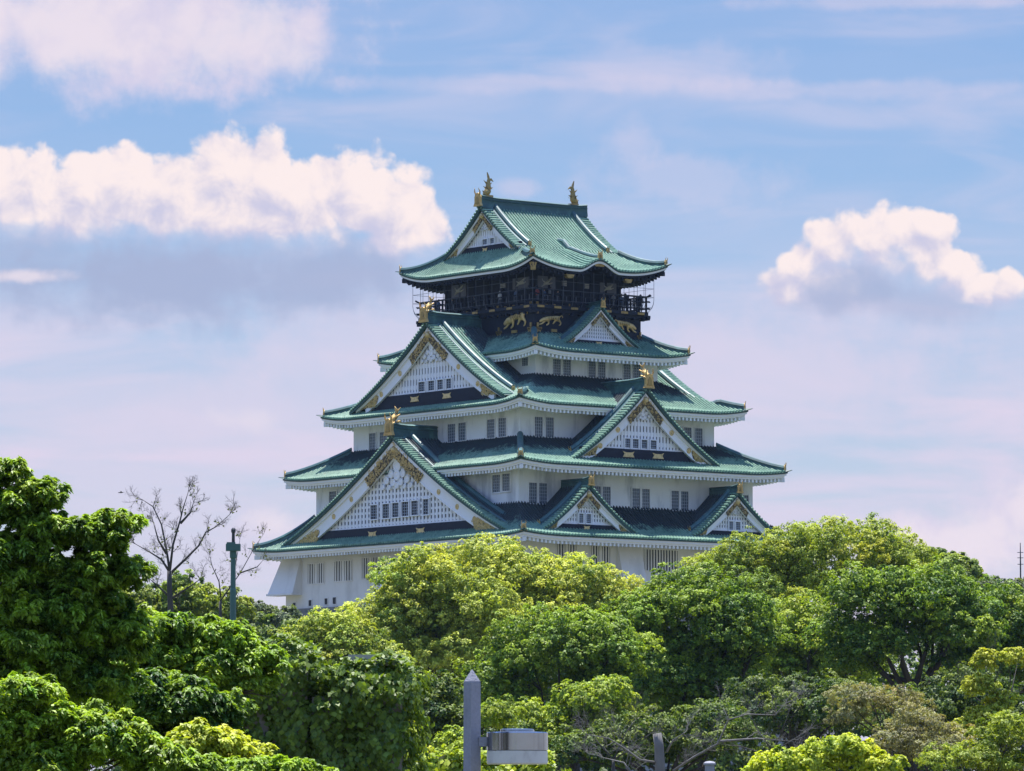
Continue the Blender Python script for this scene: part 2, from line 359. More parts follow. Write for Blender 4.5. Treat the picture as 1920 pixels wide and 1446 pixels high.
def roof(tier, a_e, b_e, z_e, a_i, b_i, z_i, lift, p, black=False, bump=None, L=5.0, hipmax=.97):
    mb = MB(); ev = MB()
    specs = {'R': (a_e, b_e, a_i, b_i), 'L': (b_e, a_e, b_i, a_i), 'B': (a_e, b_e, a_i, b_i), 'X': (b_e, a_e, b_i, a_i)}
    def zf(fc, s, u):
        he, de, hi, di = specs[fc]; hs = lerp(he, hi, u)
        z = z_e + (z_i - z_e) * u ** p + lift * max(0, 1 - (hs - abs(s)) / L) ** 2 * (1 - u) ** 2
        if bump and fc in 'RB' and abs(s) < 2.6: z += bump * math.cos(math.pi * s / 5.2) ** 2 * (1 - u) ** .8
        return z
    for fc, (he, de, hi, di) in specs.items():
        M = FR[fc]; NU, NS = 10, 72
        g = []
        for i in range(NU + 1):
            u = i / NU; hs = lerp(he, hi, u); d = lerp(de, di, u)
            g.append([M(hs * (2 * j / NS - 1), d, zf(fc, hs * (2 * j / NS - 1), u)) for j in range(NS + 1)])
        mb.mat(0); mb.loft(g, closed=False, cap=False)
        side = Vector(M(1, 0, 0)); n = int(he / .37); pitch = (he - .12) / n
        for k in range(-n, n + 1):
            s = k * pitch; um = 1.0 if abs(s) <= hi else max(.02, (he - abs(s)) / (he - hi))
            if um < .03: continue
            pts = [M(s, lerp(de, di, um * i / 7) + (.07 if i == 0 else 0), zf(fc, s, um * i / 7) + .01) for i in range(8)]
            half_rib(mb, pts, side)
        # tile edge, fascia boards, rafters, soffit
        def strip(m, o1, o2, zt, zb, bld):
            NSS = 60; rings = []
            for j in range(NSS + 1):
                s = 2 * j / NSS - 1; z = zf(fc, s * he, 0)
                rings.append([M(s * (he - o), de - o, z - q) for o, q in ((o1, zt), (o1, zb), (o2, zb), (o2, zt))])
            bld.mat(m); bld.loft(rings)
        strip(1, .01, .4, .015, .15, mb)
        strip(0, .10, .5, .152, .36, ev)
        strip(0 if not black else 1, .24, .6, .362, .56, ev)
        NSS = 60; rings = []
        for j in range(NSS + 1):
            s = 2 * j / NSS - 1; z = zf(fc, s * he, 0)
            rings.append([M(s * (he - .3), de - .3, z - .40), M(s * (hi - .3), di - .3, z - .40 + .25 * (z_i - z_e))])
        ev.mat(1 if black else 0); ev.loft(rings, closed=False, cap=False)
        nr = int((he - .4) / .47); ev.mat(1 if black else 2)
        for k in range(-nr, nr + 1):
            s = k * (he - .45) / nr; z = zf(fc, s, 0) - .72
            sl = .25 * (z_i - z_e) / (de - di)
            if abs(s) > hi + .2: dl = de - (he - abs(s)) - .1 if abs(s) > he - 1.2 else de - 1.3
            else: dl = de - 1.5
            q = [M(s + o, dd, z + e + (de - dd) * sl) for e in (-.17, .13) for o, dd in ((-.105, dl), (.105, dl), (.105, de - .30), (-.105, de - .30))]
            ev.box8(q)
    # corner beams
    for sx in (-1, 1):
        for sy in (-1, 1):
            zc = z_e + lift - .80
            dx, dy = (a_e - a_i), (b_e - b_i); ln = math.hypot(dx, dy)
            ux, uy = dx / ln * sx, dy / ln * sy
            p0 = Vector((sx * (a_e - .25), sy * (b_e - .25), zc)); p1 = Vector((sx * (a_i + .2), sy * (b_i + .2), zc + .2))
            sv = Vector((uy, -ux, 0)) * .17
            ev.mat(1 if black else 2)
            ev.box8([tuple(q + o + Vector((0, 0, e))) for e in (-.2, .2) for q, o in ((p0, sv), (p0, -sv), (p1, -sv), (p1, sv))])
    r = mb.build('roof', ['tile%d' % tier, 'tile_edge'], KEEP)
    ev.build('eave', ['white_wood', 'soffit_black', 'plaster'] if not black else ['white_wood', 'soffit_black', 'soffit_black'], r)
    for sx in (-1, 1):
        for sy in (-1, 1):
            pts = []
            for i in range(11):
                u = .05 + ((hipmax if sy < 0 and (sx < 0 or not black) else .97) - .05) * i / 10
                pts.append((sx * lerp(a_e, a_i, u), sy * lerp(b_e, b_i, u), z_e + (z_i - z_e) * u ** p + lift * (1 - u) ** 2 - .62 * max(0, (i - 7) / 3) ** 1.5 * (hipmax < .9 and sy < 0 and (sx < 0 or not black))))
            h = MB(); sweep(h, pts, sect(.30, .62))
            # pointed corner tile
            c = Vector((sx * a_e, sy * b_e, z_e + lift)); o = (c - Vector((sx * a_i, sy * b_i, c.z))).normalized(); w = Vector((o.y, -o.x, 0))
            h.mat(1); h.loft([[tuple(c - o * .5 + w * a + Vector((0, 0, b))) for a, b in ((-.5, -.12), (.5, -.12), (.2, .16), (-.2, .16))],
                    [tuple(c + o * .42 + w * a + Vector((0, 0, b + .16))) for a, b in ((-.04, -.02), (.04, -.02), (.03, .03), (-.03, .03))]])
            h.build('hip_ridge', ['ridge', 'tile_edge'], r)
            g = MB(); p0 = Vector(pts[0]); end_plate(g, p0 + o * .02 + Vector((0, 0, .02)), o, .8)
            g.build('ridge_ornament', ['gold', 'old_gold'], r)
    return r, zf

def window(face, d, s, z, w, h, parent=KEEP, nx=3, ny=5, frame='plaster', proud=.05, bars='lattice', pane='glass', border=.10):
    M = FR[face]; mb = MB()
    P = lambda a, b, c: M(s + a, d + b, z + c)
    fw = border
    mb.mat(0)
    for a0, a1, c0, c1 in ((-w / 2 - fw, -w / 2, -h / 2 - fw, h / 2 + fw), (w / 2, w / 2 + fw, -h / 2 - fw, h / 2 + fw), (-w / 2, w / 2, -h / 2 - fw, -h / 2), (-w / 2, w / 2, h / 2, h / 2 + fw)):
        mb.box(((a0 + a1) / 2, proud / 2 + .02, (c0 + c1) / 2), ((a1 - a0) / 2, proud / 2 + .04, (c1 - c0) / 2), P)
    mb.mat(1); mb.box((0, .006, 0), (w / 2, .008, h / 2), P)
    o = mb.build('window', [frame, pane], parent)
    lb = MB(); bw = .045
    for i in range(1, nx + 1): lb.box((-w / 2 + w * i / (nx + 1), .035, 0), (bw / 2, .02, h / 2), P)
    for j in range(1, ny + 1): lb.box((0, .03, -h / 2 + h * j / (ny + 1)), (w / 2, .014, bw / 2), P)
    if parent is KEEP: lb.build('window_lattice', bars, o)
    else:   # windows inside a gable are already sub-parts: keep their bars in the same mesh
        n = len(mb.v); me = o.data; bpy.data.meshes.remove(me)
        mb.v += lb.v; mb.f += [tuple(i + n for i in f) for f in lb.f]; mb.mi += [2] * len(lb.f)
        o = mb.build('window', [frame, pane, bars], parent)
    return o
def window_px(face, d, px, py, wpx, hpx, **k):
    s, z = un(face, d, px, py)
    return window(face, d, s, z, wpx / FORE[face], hpx / 19.2, **k)

def fill_gold(mb, poly, M, d, n, r, rng):
    xs = [p[0] for p in poly]; zs = [p[1] for p in poly]
    def inside(x, z):
        c = False; j = len(poly) - 1
        for i in range(len(poly)):
            (xi, zi), (xj, zj) = poly[i], poly[j]
            if (zi > z) != (zj > z) and x < (xj - xi) * (z - zi) / (zj - zi) + xi: c = not c
            j = i
        return c
    mb.mat(1); mb.loft([[M(x, d - .02, z) for x, z in poly], [M(x, d + .03, z) for x, z in poly]]); mb.mat(0)
    k = 0
    while k < n:
        x, z = rng.uniform(min(xs), max(xs)), rng.uniform(min(zs), max(zs))
        if not inside(x, z): continue
        k += 1; rr = r * rng.uniform(.7, 1.3); a0 = rng.uniform(0, 6.28); sweep_ = rng.uniform(3.2, 5.6)
        pts = [M(x + rr * (1 - .12 * i) * math.cos(a0 + sweep_ * i / 6), d + .06 + .05 * math.sin(i), z + rr * (1 - .12 * i) * math.sin(a0 + sweep_ * i / 6)) for i in range(7)]
        mb.tube(pts, [rr * .26] * 6 + [rr * .4], 4)

def gable(tier, face, s0, df, za, hw, zf_, db, bw=1.2, band=.95, grid=(.47, .5), wins=(), fit=2, crests=2, finial=True, ridge_w=.42, ridge_h=.95, verge=.55, kudari=1.25, c=.72, back=False, seed=1, hip=0.8, slat=.56):
    M0 = FR[face]; M = lambda s, d, z: M0(s0 + s, d, z); rng = random.Random(seed)
    H = za - zf_
    def zp(v):
        t = 1 - abs(v) / hw; return zf_ + H * (c * t + (1 - c) * t * abs(t))
    th = .5 if hw > 5 else .36
    def zr(v): return zp(v) + th * (1 - (.75 if hip else .9) * min(1, abs(v) / hw))
    # back wall of the gable and black band
    mb = MB(); dw = df - .42
    N = 24; vs = [hw * (2 * i / N - 1) for i in range(N + 1)]
    mb.mat(0); top = [M(v, dw, max(zf_ - 1.2, zp(v) - .1)) for v in vs]; bot = [M(v, dw, zf_ - 1.3) for v in vs]
    mb.loft([bot, top], closed=False, cap=False)
    bt = zf_ + band
    def vat(z):   # half width of the bargeboard underside at height z
        lo, hi = 0.0, hw
        for _ in range(30):
            m_ = (lo + hi) / 2
            if zp(m_) - bw > z: lo = m_
            else: hi = m_
        return lo
    hb = vat(zf_ - .2) + .6
    if not back:
        mb.mat(1); mb.box((0, dw + .17, (bt + zf_ - .9) / 2), (min(hw * .93, hb + .3), .16, (bt - zf_ + .9) / 2), M)
    root = mb.build('gable', ['void', 'lacquer'], KEEP)
    # roof
    rb = MB(); NV = 16
    dfr = df + verge
    vmax = hw + hip
    vv = [vmax * i / NV for i in range(NV + 1)]
    for sg in (-1, 1):
        rb.mat(0); rb.loft([[M(sg * v, dfr, zr(v)) for v in vv], [M(sg * v, db, zr(v)) for v in vv]], closed=False, cap=False)
        rb.mat(1)
        rb.loft([[M(sg * v, dfr, zr(v) - .01), M(sg * v, dfr, zr(v) - th * .75), M(sg * v, df - .2, zp(v) - .02)] for v in vv], closed=False, cap=False)
        d = df - (.95 if hw > 5 else .6)
        side = Vector(M0(0, 1, 0))
        while d > db:
            half_rib(rb.mat(0), [M(sg * v, d, zr(v) + .01) for v in (vmax * (1 - i / 8) for i in range(9))], side)
            d -= .37
        # short tiles laid across the verge, round ends outwards
        ln, v, pv = 0, .25, .25
        sl = Vector(M0(sg, 0, 0))
        step = .36 if hw > 5 else .30
        while v < vmax - .1:
            p0 = M(sg * v, dfr + .08, zr(v)); p1 = M(sg * v, df - (.55 if hw > 5 else .35), zr(v) + .03)
            half_rib(rb.mat(0), [p0, p1], sl, .115, .15)
            rb.mat(0); rb.ball(M(sg * v, dfr + .06, zr(v) - .02), (.1, .1, .1), 6, 3)
            v += step * math.cos(math.atan(H / hw))
        rb.mat(1); rb.loft([[M(sg * v, dfr - .06, zr(v) + .02) for v in vv], [M(sg * v, df - .5, zr(v) + .03) for v in vv]], closed=False, cap=False)
    rb.build('gable_roof', ['tile%d' % tier, 'tile_edge', 'ridge'], root)
    # ridges running down beside the verge
    side = Vector(M0(0, 1, 0))
    for sg in (-1, 1):
        for dd, w, h, k in ((df - (.62 if hw > 5 else .42), .16, .26, 1.0), (df - kudari, .27 if hw > 5 else .2, .62 if hw > 5 else .42, .97)):
            kb = MB(); vend = vmax * k - (hip if k < 1 else 0)
            sweep(kb, [M(sg * (vend * i / 14), dd, zr(vend * i / 14)) for i in range(15)], sect(w, h), side)
            kb.build('verge_ridge', 'ridge', root)
            if k < 1:
                g = MB(); o = Vector(M0(sg, 0, 0)); end_plate(g, Vector(M(sg * vend, dd, zr(vend))), o, .62 if hw > 5 else .45)
                g.build('ridge_ornament', ['gold', 'old_gold'], root)
    # main ridge
    kb = MB(); rw, rh = ridge_w, ridge_h
    sc_ = [(-rw, -.35), (-rw * .82, rh * .15), (-rw * .82, rh * .5), (-rw * 1.0, rh * .54), (-rw * .78, rh * .6), (-rw * .78, rh * .82), (-rw * 1.05, rh * .86), (-rw * .5, rh), (rw * .5, rh), (rw * 1.05, rh * .86), (rw * .78, rh * .82), (rw * .78, rh * .6), (rw, rh * .54), (rw * .82, rh * .5), (rw * .82, rh * .15), (rw, -.35)]
    sweep(kb, [M(0, dfr + .12 - (dfr + .12 - db) * i / 6, za + th + .16 * max(0, 1 - i / 2) ** 2) for i in range(7)], sc_, Vector(M0(1, 0, 0)))
    kb.build('ridge', 'ridge', root)
    if back: return root
    k = ridge_h / .95
    g = MB(); o = Vector(M0(0, 1, 0)); base = Vector(M(0, dfr + .13, za + th - .25))
    end_plate(g, base + Vector((0, 0, .35 * k)), o, 1.55 * k); g.build('ridge_end_plate', ['gold', 'old_gold'], root)
    if finial:
        guardian(root, Vector(M(0, dfr - .55, za + th + ridge_h - .05)), o, .80 * k)
    # bargeboard: rim and broad board
    bb = MB(); vb = [hw * i / 18 for i in range(19)]
    for sg in (-1, 1):
        bb.loft([[M(sg * v, df + .30, zp(v) - .02), M(sg * v, df + .30, zp(v) - bw * .30), M(sg * v, df + .02, zp(v) - bw * .30), M(sg * v, df + .02, zp(v) - .02)] for v in vb])
        ve = [lerp(0, vat(zf_ - .2) + .9, i / 14) for i in range(15)]
        bb.loft([[M(sg * v, df + .14, zp(v) - bw * .28), M(sg * v, df + .14, max(zf_ - .1, zp(v) - bw)), M(sg * v, df - .08, max(zf_ - .1, zp(v) - bw)), M(sg * v, df - .08, zp(v) - bw * .28)] for v in ve])
        bb.loft([[M(sg * v, df + .18, zp(v) - bw * .97), M(sg * v, df + .18, max(zf_ - .1, zp(v) - bw * 1.07)), M(sg * v, df - .1, max(zf_ - .1, zp(v) - bw * 1.07)), M(sg * v, df - .1, zp(v) - bw * .97)] for v in ve])
    bb.build('bargeboard', 'white_wood', root)
    # lattice: white slats in front of the dark back
    lb = MB(); px_, pz = grid; hl = vat(bt); n = int(hl / px_)
    dl = dw + .10
    for i in range(-n, n + 1):
        s = i * px_; zt = zp(s) - bw * .9
        if zt - bt < .1: continue
        lb.box((s, dl, (zt + bt) / 2), (px_ * slat / 2, .05, (zt - bt) / 2), M)
    z = bt + pz * .6
    ztop = za - bw
    while z < ztop - .2:
        w = vat(z)
        lb.box((0, dl - .03, z), (w, .035, pz * .21), M); z += pz
    lb.box((0, dl + .06, bt + .07), (hl + .2, .06, .08), M)
    lb.build('lattice', 'white_wood', root)
    # windows
    for (px, py, wp, hp) in wins:
        s, z = un(face, dl + .1, px, py)
        window(face, dl + .06, s, z, wp / FORE[face], hp / 19.2, parent=root, nx=2, ny=4, frame='white_wood', proud=.1, bars='lattice', pane='void')
    # carved white pendant below the apex
    pb = MB(); zc = za - bw - .55 * hw / 10; kk = hw / 11.7
    def disc(a, b, r, th_):
        ring = lambda rr, dd: [M(a * kk + rr * kk * math.cos(i * math.pi / 7), df - .2 + dd, zc + b * kk + rr * kk * math.sin(i * math.pi / 7)) for i in range(14)]
        pb.loft([ring(r, 0), ring(r, th_), ring(r * .7, th_ + .03), ring(r * .62, th_ - .03), ring(r * .3, th_ - .02), ring(r * .1, th_ + .03)])
    for i, (a, b, r) in enumerate(((0, .1, .42), (0, -.55, .34), (-.62, -.45, .26), (.62, -.45, .26), (-1.1, -.85, .24), (1.1, -.85, .24), (-.4, -1.0, .24), (.4, -1.0, .24), (0, -1.2, .22), (-1.5, -1.25, .18), (1.5, -1.25, .18), (-.8, -1.3, .16), (.8, -1.3, .16))):
        disc(a, b, r, .10 + .012 * (i % 3))
    pb.build('pendant', 'white_wood', root)
    # gold: apex chevron, feet, band fittings
    gb = MB(); al = .27 * hw; w = bw * .95
    poly = [(0, za - .12 * w), (al, zp(al) - .30 * w), (al * .82, zp(al * .82) - w * 1.25), (al * .35, zp(al * .35) - 1.15 * w), (0, za - 1.1 * w), (-al * .35, zp(al * .35) - 1.15 * w), (-al * .82, zp(al * .82) - w * 1.25), (-al, zp(al) - .30 * w)]
    r0 = .125 * (hw / 11) ** .5
    fill_gold(gb, poly, M, df + .22, int(135 * (hw / 10) ** 1.1), r0, rng)
    if hw > 5: gb.ball(M(0, df + .28, za - .62 * w), (.3, .3, .3), 10, 6)
    gb.build('gold_filigree', ['filigree', 'bronze'], root)
    for sg in (-1, 1):
        gb = MB(); a0 = hw * .955; a1 = hw * .955 - .235 * hw
        q = [(sg * a0, zp(a0) - .33 * bw), (sg * a1, max(zp(a1) - .5 * bw, bt + .2)), (sg * (a1 - .02 * hw), bt), (sg * (a1 + .01 * hw), zf_ + .08), (sg * a0, zf_ + .0)]
        fill_gold(gb, q, M, df + .12, int(100 * (hw / 10) ** 1.1), r0, rng); gb.build('gold_filigree', ['filigree', 'bronze'], root)
    for i in range(fit):
        s = (i - (fit - 1) / 2) * hw * .44; w2, h2 = (.72, .30) if hw > 8 else (.4, .2)
        prof = [(-1, .9), (-.45, .55), (.45, .55), (1, .9), (.72, 0), (1, -1), (-1, -1), (-.72, 0)]
        gb = MB(); gb.loft([[M(s + a * w2, df - .06, zf_ + band * .46 + b * h2) for a, b in prof], [M(s + a * w2 * .95, df - .02, zf_ + band * .46 + b * h2 * .92) for a, b in prof]]); gb.build('gold_fitting', 'filigree', root)
    for sg in (-1, 1):
        for i in range(crests):
            v = hw * (.40 + (.26 if crests == 2 else .165) * i); z = zp(v) - bw * .62; r = .27
            cb = MB(); ring = lambda rr, dd: [M(sg * v + rr * math.cos(a * math.pi / 6), dd, z + rr * math.sin(a * math.pi / 6)) for a in range(12)]
            cb.loft([ring(r, df + .13), ring(r, df + .19), ring(r * .75, df + .21), ring(r * .7, df + .18), ring(r * .35, df + .18), ring(r * .2, df + .23)])
            cb.build('crest', 'filigree', root)
    return root

def guardian(parent, p, out, k):
    "gold roof guardian: crouched body with raised tail, on the end of a ridge"
    o = Vector(out).normalized(); sd_ = Vector((-o.y, o.x, 0)); g = MB()
    Q = lambda b, c, a=0: tuple(p + o * (b * k) + sd_ * (a * k) + Vector((0, 0, c * k)))
    g.tube([Q(.55, -.1), Q(.5, .25), Q(.30, .62), Q(.02, .95), Q(-.12, 1.3), Q(.02, 1.62), Q(.16, 1.85)], [.26 * k, .36 * k, .34 * k, .27 * k, .19 * k, .12 * k, .03 * k], 8)
    g.ball(Q(.66, .34), (.32 * k,) * 3, 8, 5)
    g.tube([Q(.8, .2), Q(1.0, .12)], [.16 * k, .1 * k], 6)
    for sg in (-1, 1):
        g.tube([Q(.3, .6, sg * .2), Q(.1, .85, sg * .5), Q(-.1, 1.05, sg * .62)], [.14 * k, .1 * k, .02 * k], 5)
        g.tube([Q(.45, .25, sg * .25), Q(.6, 0, sg * .42), Q(.75, -.12, sg * .45)], [.14 * k, .1 * k, .08 * k], 5)
        g.tube([Q(-.05, 1.3, 0), Q(-.25, 1.55, sg * .25), Q(-.3, 1.75, sg * .4)], [.1 * k, .08 * k, .02 * k], 5)
    g.tube([Q(-.1, .2), Q(-.5, .35), Q(-.75, .2)], [.15 * k, .1 * k, .04 * k], 5)
    g.build('guardian_figure', 'gold', parent, smooth=True)

def box_wall(name, a, b, z0, z1, m, parent=KEEP):
    mb = MB(); mb.box((0, 0, (z0 + z1) / 2), (a, b, (z1 - z0) / 2))
    return mb.build(name, m, parent)

# --- walls
box_wall('wall', 15.9, 19.25, 21.05, 27.2, 'base_plaster')
box_wall('wall', 14.38, 16.27, 26.9, 34.4, 'plaster')
box_wall('wall', 11.95, 13.38, 33.8, 40.6, 'plaster')
box_wall('wall', 7.54, 10.1, 40.2, 46.2, 'plaster')
box_wall('black_wall', 6.61, 8.66, 45.6, 49.4, 'lacquer')
box_wall('black_wall', 5.41, 6.96, 49.3, 54.6, 'lacquer')
# --- roofs
ROOFS = {}
ROOFS[1] = roof(1, 18.17, 21.96, 26.72, 14.38, 16.27, 29.95, .30, 1.6, hipmax=.42)
ROOFS[2] = roof(2, 16.39, 19.19, 33.62, 11.95, 13.38, 36.45, .35, 1.22)
ROOFS[3] = roof(3, 14.09, 16.03, 39.55, 7.54, 10.1, 42.8, .50, 1.25, hipmax=.42)
ROOFS[4] = roof(4, 9.6, 12.69, 45.02, 6.61, 8.66, 47.05, .48, 1.22)
ROOFS[5] = roof(5, 8.36, 10.73, 53.32, 5.95, 5.85, 55.55, .92, 1.28, black=True, bump=.95, hipmax=.85)
# --- gables
P4 = lambda x0, y0, z_, l: [((x0 + a / z_), (y0 + b / z_), c / z_, d / z_) for a, b, c, d in l]
gable(1, 'L', 0, 16.65, 36.65, 17.6, 27.35, 11.9, bw=1.55, band=1.1, grid=(.56, .56), crests=3, ridge_w=.5, ridge_h=1.1, kudari=1.6, seed=2,
      wins=[(702, 960.5, 13, 26), (724.5, 958.5, 13, 26), (742.5, 956.5, 13, 26), (760.5, 954.5, 13, 26), (778.5, 952.5, 13, 26), (799.5, 950.5, 11, 28)])
gable(3, 'L', 0, 12.55, 47.82, 11.75, 40.6, 6.5, bw=1.3, band=.95, grid=(.47, 1.0), crests=2, ridge_w=.45, ridge_h=1.0, kudari=1.3, seed=3, slat=.62,
      wins=[(791.7, 727.6, 12.4, 22), (809.5, 725.4, 12, 22), (826.4, 723.4, 11, 22), (842.6, 721.5, 10, 22)])
gable(5, 'L', 0, 5.95, 59.6, 5.9, 55.5, 0.0, bw=.85, band=.68, grid=(.36, 1.3), crests=0, fit=1, finial=False, ridge_w=.42, ridge_h=.9, kudari=1.1, seed=4, hip=.0, slat=.7,
      wins=[(910.3, 456.2, 9, 14.5), (923.8, 454.2, 8, 15)])
gable(3, 'X', 0, 12.55, 47.82, 11.75, 40.6, 6.5, ridge_w=.45, ridge_h=1.0, kudari=1.3, back=True)
gable(1, 'X', 0, 16.65, 36.65, 17.6, 27.35, 11.9, ridge_w=.5, ridge_h=1.1, kudari=1.6, back=True)
gable(5, 'X', 0, 5.95, 59.6, 5.9, 55.5, 0.0, finial=False, ridge_w=.42, ridge_h=.9, kudari=1.1, hip=.0, back=True)
gable(2, 'R', 0, 17.2, 40.92, 8.25, 34.6, 10.0, bw=1.15, band=.9, grid=(.40, .95), crests=2, ridge_w=.42, ridge_h=.95, kudari=1.2, seed=5, slat=.62,
      wins=[(1176.2, 833.9, 10, 22), (1190.9, 835.2, 11, 22.5), (1207.4, 836.4, 11, 22), (1224.4, 837.4, 11.5, 22)])
gable(4, 'R', 0, 10.45, 49.42, 4.45, 46.0, 8.6, bw=.62, band=.42, grid=(.28, .34), crests=0, fit=1, finial=False, ridge_w=.24, ridge_h=.5, verge=.4, kudari=.7, seed=6, hip=.5)
gable(1, 'R', -9.1, 19.95, 31.2, 5.25, 27.4, 16.2, bw=.75, band=.52, grid=(.32, .4), crests=0, fit=1, finial=False, ridge_w=.28, ridge_h=.6, verge=.45, kudari=.8, seed=7, hip=.6,
      wins=[(1088.9, 971.9, 8, 16.5), (1102.8, 972.8, 9, 16.5)])
gable(1, 'R', 9.1, 19.95, 31.2, 5.25, 27.4, 16.2, bw=.75, band=.52, grid=(.32, .4), crests=0, fit=1, finial=False, ridge_w=.28, ridge_h=.6, verge=.45, kudari=.8, seed=8, hip=.6,
      wins=[(1370, 986.3, 8, 16.5), (1382.8, 987.2, 9, 16.5)])

# --- windows, by storey and face
for face, d, lst in (
    ('R', 16.27, [(998.5, 924.5, 14.5, 37), (1017.5, 925.5, 14.5, 37), (1117.5, 931, 14.5, 37), (1136.5, 932, 14, 37), (1191.8, 935, 14.3, 37), (1210, 936, 14.3, 37), (1265, 939, 14.3, 36), (1283, 940, 14, 36), (1395.5, 946, 14, 34)]),
    ('L', 14.38, [(931.5, 907, 14.5, 31), (950, 904.5, 14, 31), (625, 938, 14, 33)]),
    ('R', 11.95 + 1.43, [(1009, 800.5, 14.5, 36), (1030, 801.5, 14.5, 36), (1288.5, 821, 14, 38), (1309, 822.5, 14, 38)]),
    ('L', 11.95, [(847.5, 812, 14.5, 33), (867.5, 809.5, 14.2, 33), (921.5, 804, 14.3, 34), (943, 801.5, 14, 34), (699.5, 829, 13, 33), (720, 827, 14, 33)]),
    ('R', 10.1, [(1043.3, 688.5, 14.5, 29), (1062, 689.5, 14.3, 29), (1109.3, 692.5, 13.8, 30), (1127.3, 693.8, 14, 30), (1174.5, 698, 13.8, 30), (1193, 699, 13.8, 30)]),
    ('L', 7.54, [(985.5, 676, 12, 20)])):
    for (px, py, w, h) in lst:
        window_px(face, d, px, py, w, h, border=.13 if d > 14 else .06)
def barred(face, d, px, py, wpx, hpx, n, gap=True):
    "vertical plaster bars in front of a dark opening"
    s, z = un(face, d, px, py); w, h = wpx / FORE[face], hpx / 19.2; M = FR[face]
    P = lambda a, b, c: M(s + a, d + b, z + c)
    mb = MB(); mb.mat(1); mb.box((0, .004, 0), (w / 2, .01, h / 2), P); mb.mat(0)
    for a0, a1, c0, c1 in ((-w / 2 - .1, -w / 2, -h / 2 - .1, h / 2 + .1), (w / 2, w / 2 + .1, -h / 2 - .1, h / 2 + .1), (-w / 2, w / 2, h / 2, h / 2 + .1), (-w / 2, w / 2, -h / 2 - .1, -h / 2)):
        mb.box(((a0 + a1) / 2, .03, (c0 + c1) / 2), ((a1 - a0) / 2, .045, (c1 - c0) / 2), P)
    o = mb.build('window', ['base_plaster', 'void'], KEEP)
    b = MB()
    for i in range(n):
        a = -w / 2 + w * (i + .5) / n
        b.box((a, .04, 0), (w / n * (.23 if not (gap and abs(i - (n - 1) / 2) < .6) else .5), .03, h / 2), P)
    b.build('window_bars', 'base_plaster', o)
for (px, py, w, h) in ((593, 1075.5, 32, 37), (644, 1070.5, 34, 37), (695, 1065, 32, 38)): barred('L', 15.9, px, py, w, h, 7)
for (px, py, w, h, n) in ((1239, 1051, 62, 38, 12), (1125.5, 1042, 35, 34, 7), (1062, 1036, 35, 34, 7)): barred('R', 19.25, px, py, w, h, n, n < 9)
for (px, py, w, h) in ((552.5, 1134, 6, 7.5), (582, 1131, 6, 11), (612, 1128, 6, 11.5), (627.5, 1126.5, 6.5, 12.5), (710, 1118, 6, 10)):
    s, z = un('L', 15.9, px, py); M = FR['L']; w, h = w / FORE['L'], h / 19.2
    mb = MB(); P = lambda a, b, c: M(s + a, 15.9 + b, z + c)
    mb.mat(1); mb.box((0, .005, 0), (w / 2, .01, h / 2), P); mb.mat(0)
    for a0, a1, c0, c1 in ((-w / 2 - .08, -w / 2, -h / 2, h / 2), (w / 2, w / 2 + .08, -h / 2, h / 2), (-w / 2 - .08, w / 2 + .08, h / 2, h / 2 + .08), (-w / 2 - .08, w / 2 + .08, -h / 2 - .08, -h / 2)):
        mb.box(((a0 + a1) / 2, .02, (c0 + c1) / 2), ((a1 - a0) / 2, .04, (c1 - c0) / 2), P)
    mb.build('loophole', ['base_plaster', 'void'], KEEP)
# stone-drop bays flaring out at the foot of the first storey
def bay(face, s0, s1, zt, zb, out, d, wrap=0):
    M = FR[face]; mb = MB()
    mb.box8([M(s0 - (wrap < 0) * out * 1.0, d - .3, zb), M(s1 + (wrap > 0) * out, d - .3, zb), M(s1 + (wrap > 0) * out, d + out, zb), M(s0 - (wrap < 0) * out, d + out, zb),
             M(s0, d - .3, zt), M(s1, d - .3, zt), M(s1, d + .12, zt), M(s0, d + .12, zt)])
    mb.box(((s0 + s1) / 2 - (wrap < 0) * out / 2 + (wrap > 0) * out / 2, d + out / 2 - .1, zb - .09), ((s1 - s0) / 2 + abs(wrap) * out / 2 + .06, out / 2 + .24, .10), M)
    mb.build('drop_bay', 'base_plaster', KEEP)
bay('L', -19.6, -16.5, 26.3, 22.6, 1.15, 15.9, -1)
bay('L', -2.3, 1.8, 26.3, 22.6, 1.0, 15.9)
bay('L', 16.2, 19.6, 26.3, 22.6, 1.1, 15.9, 1)
bay('R', -5.0, -2.2, 26.3, 22.6, 1.1, 19.25)
bay('R', 15.2, 16.2, 26.3, 22.6, 1.1, 19.25, 1)
# foot sill of the first storey
mb = MB(); mb.box((0, 0, 20.85), (16.15, 19.5, .22)); mb.build('sill', 'stone_wall', KEEP)
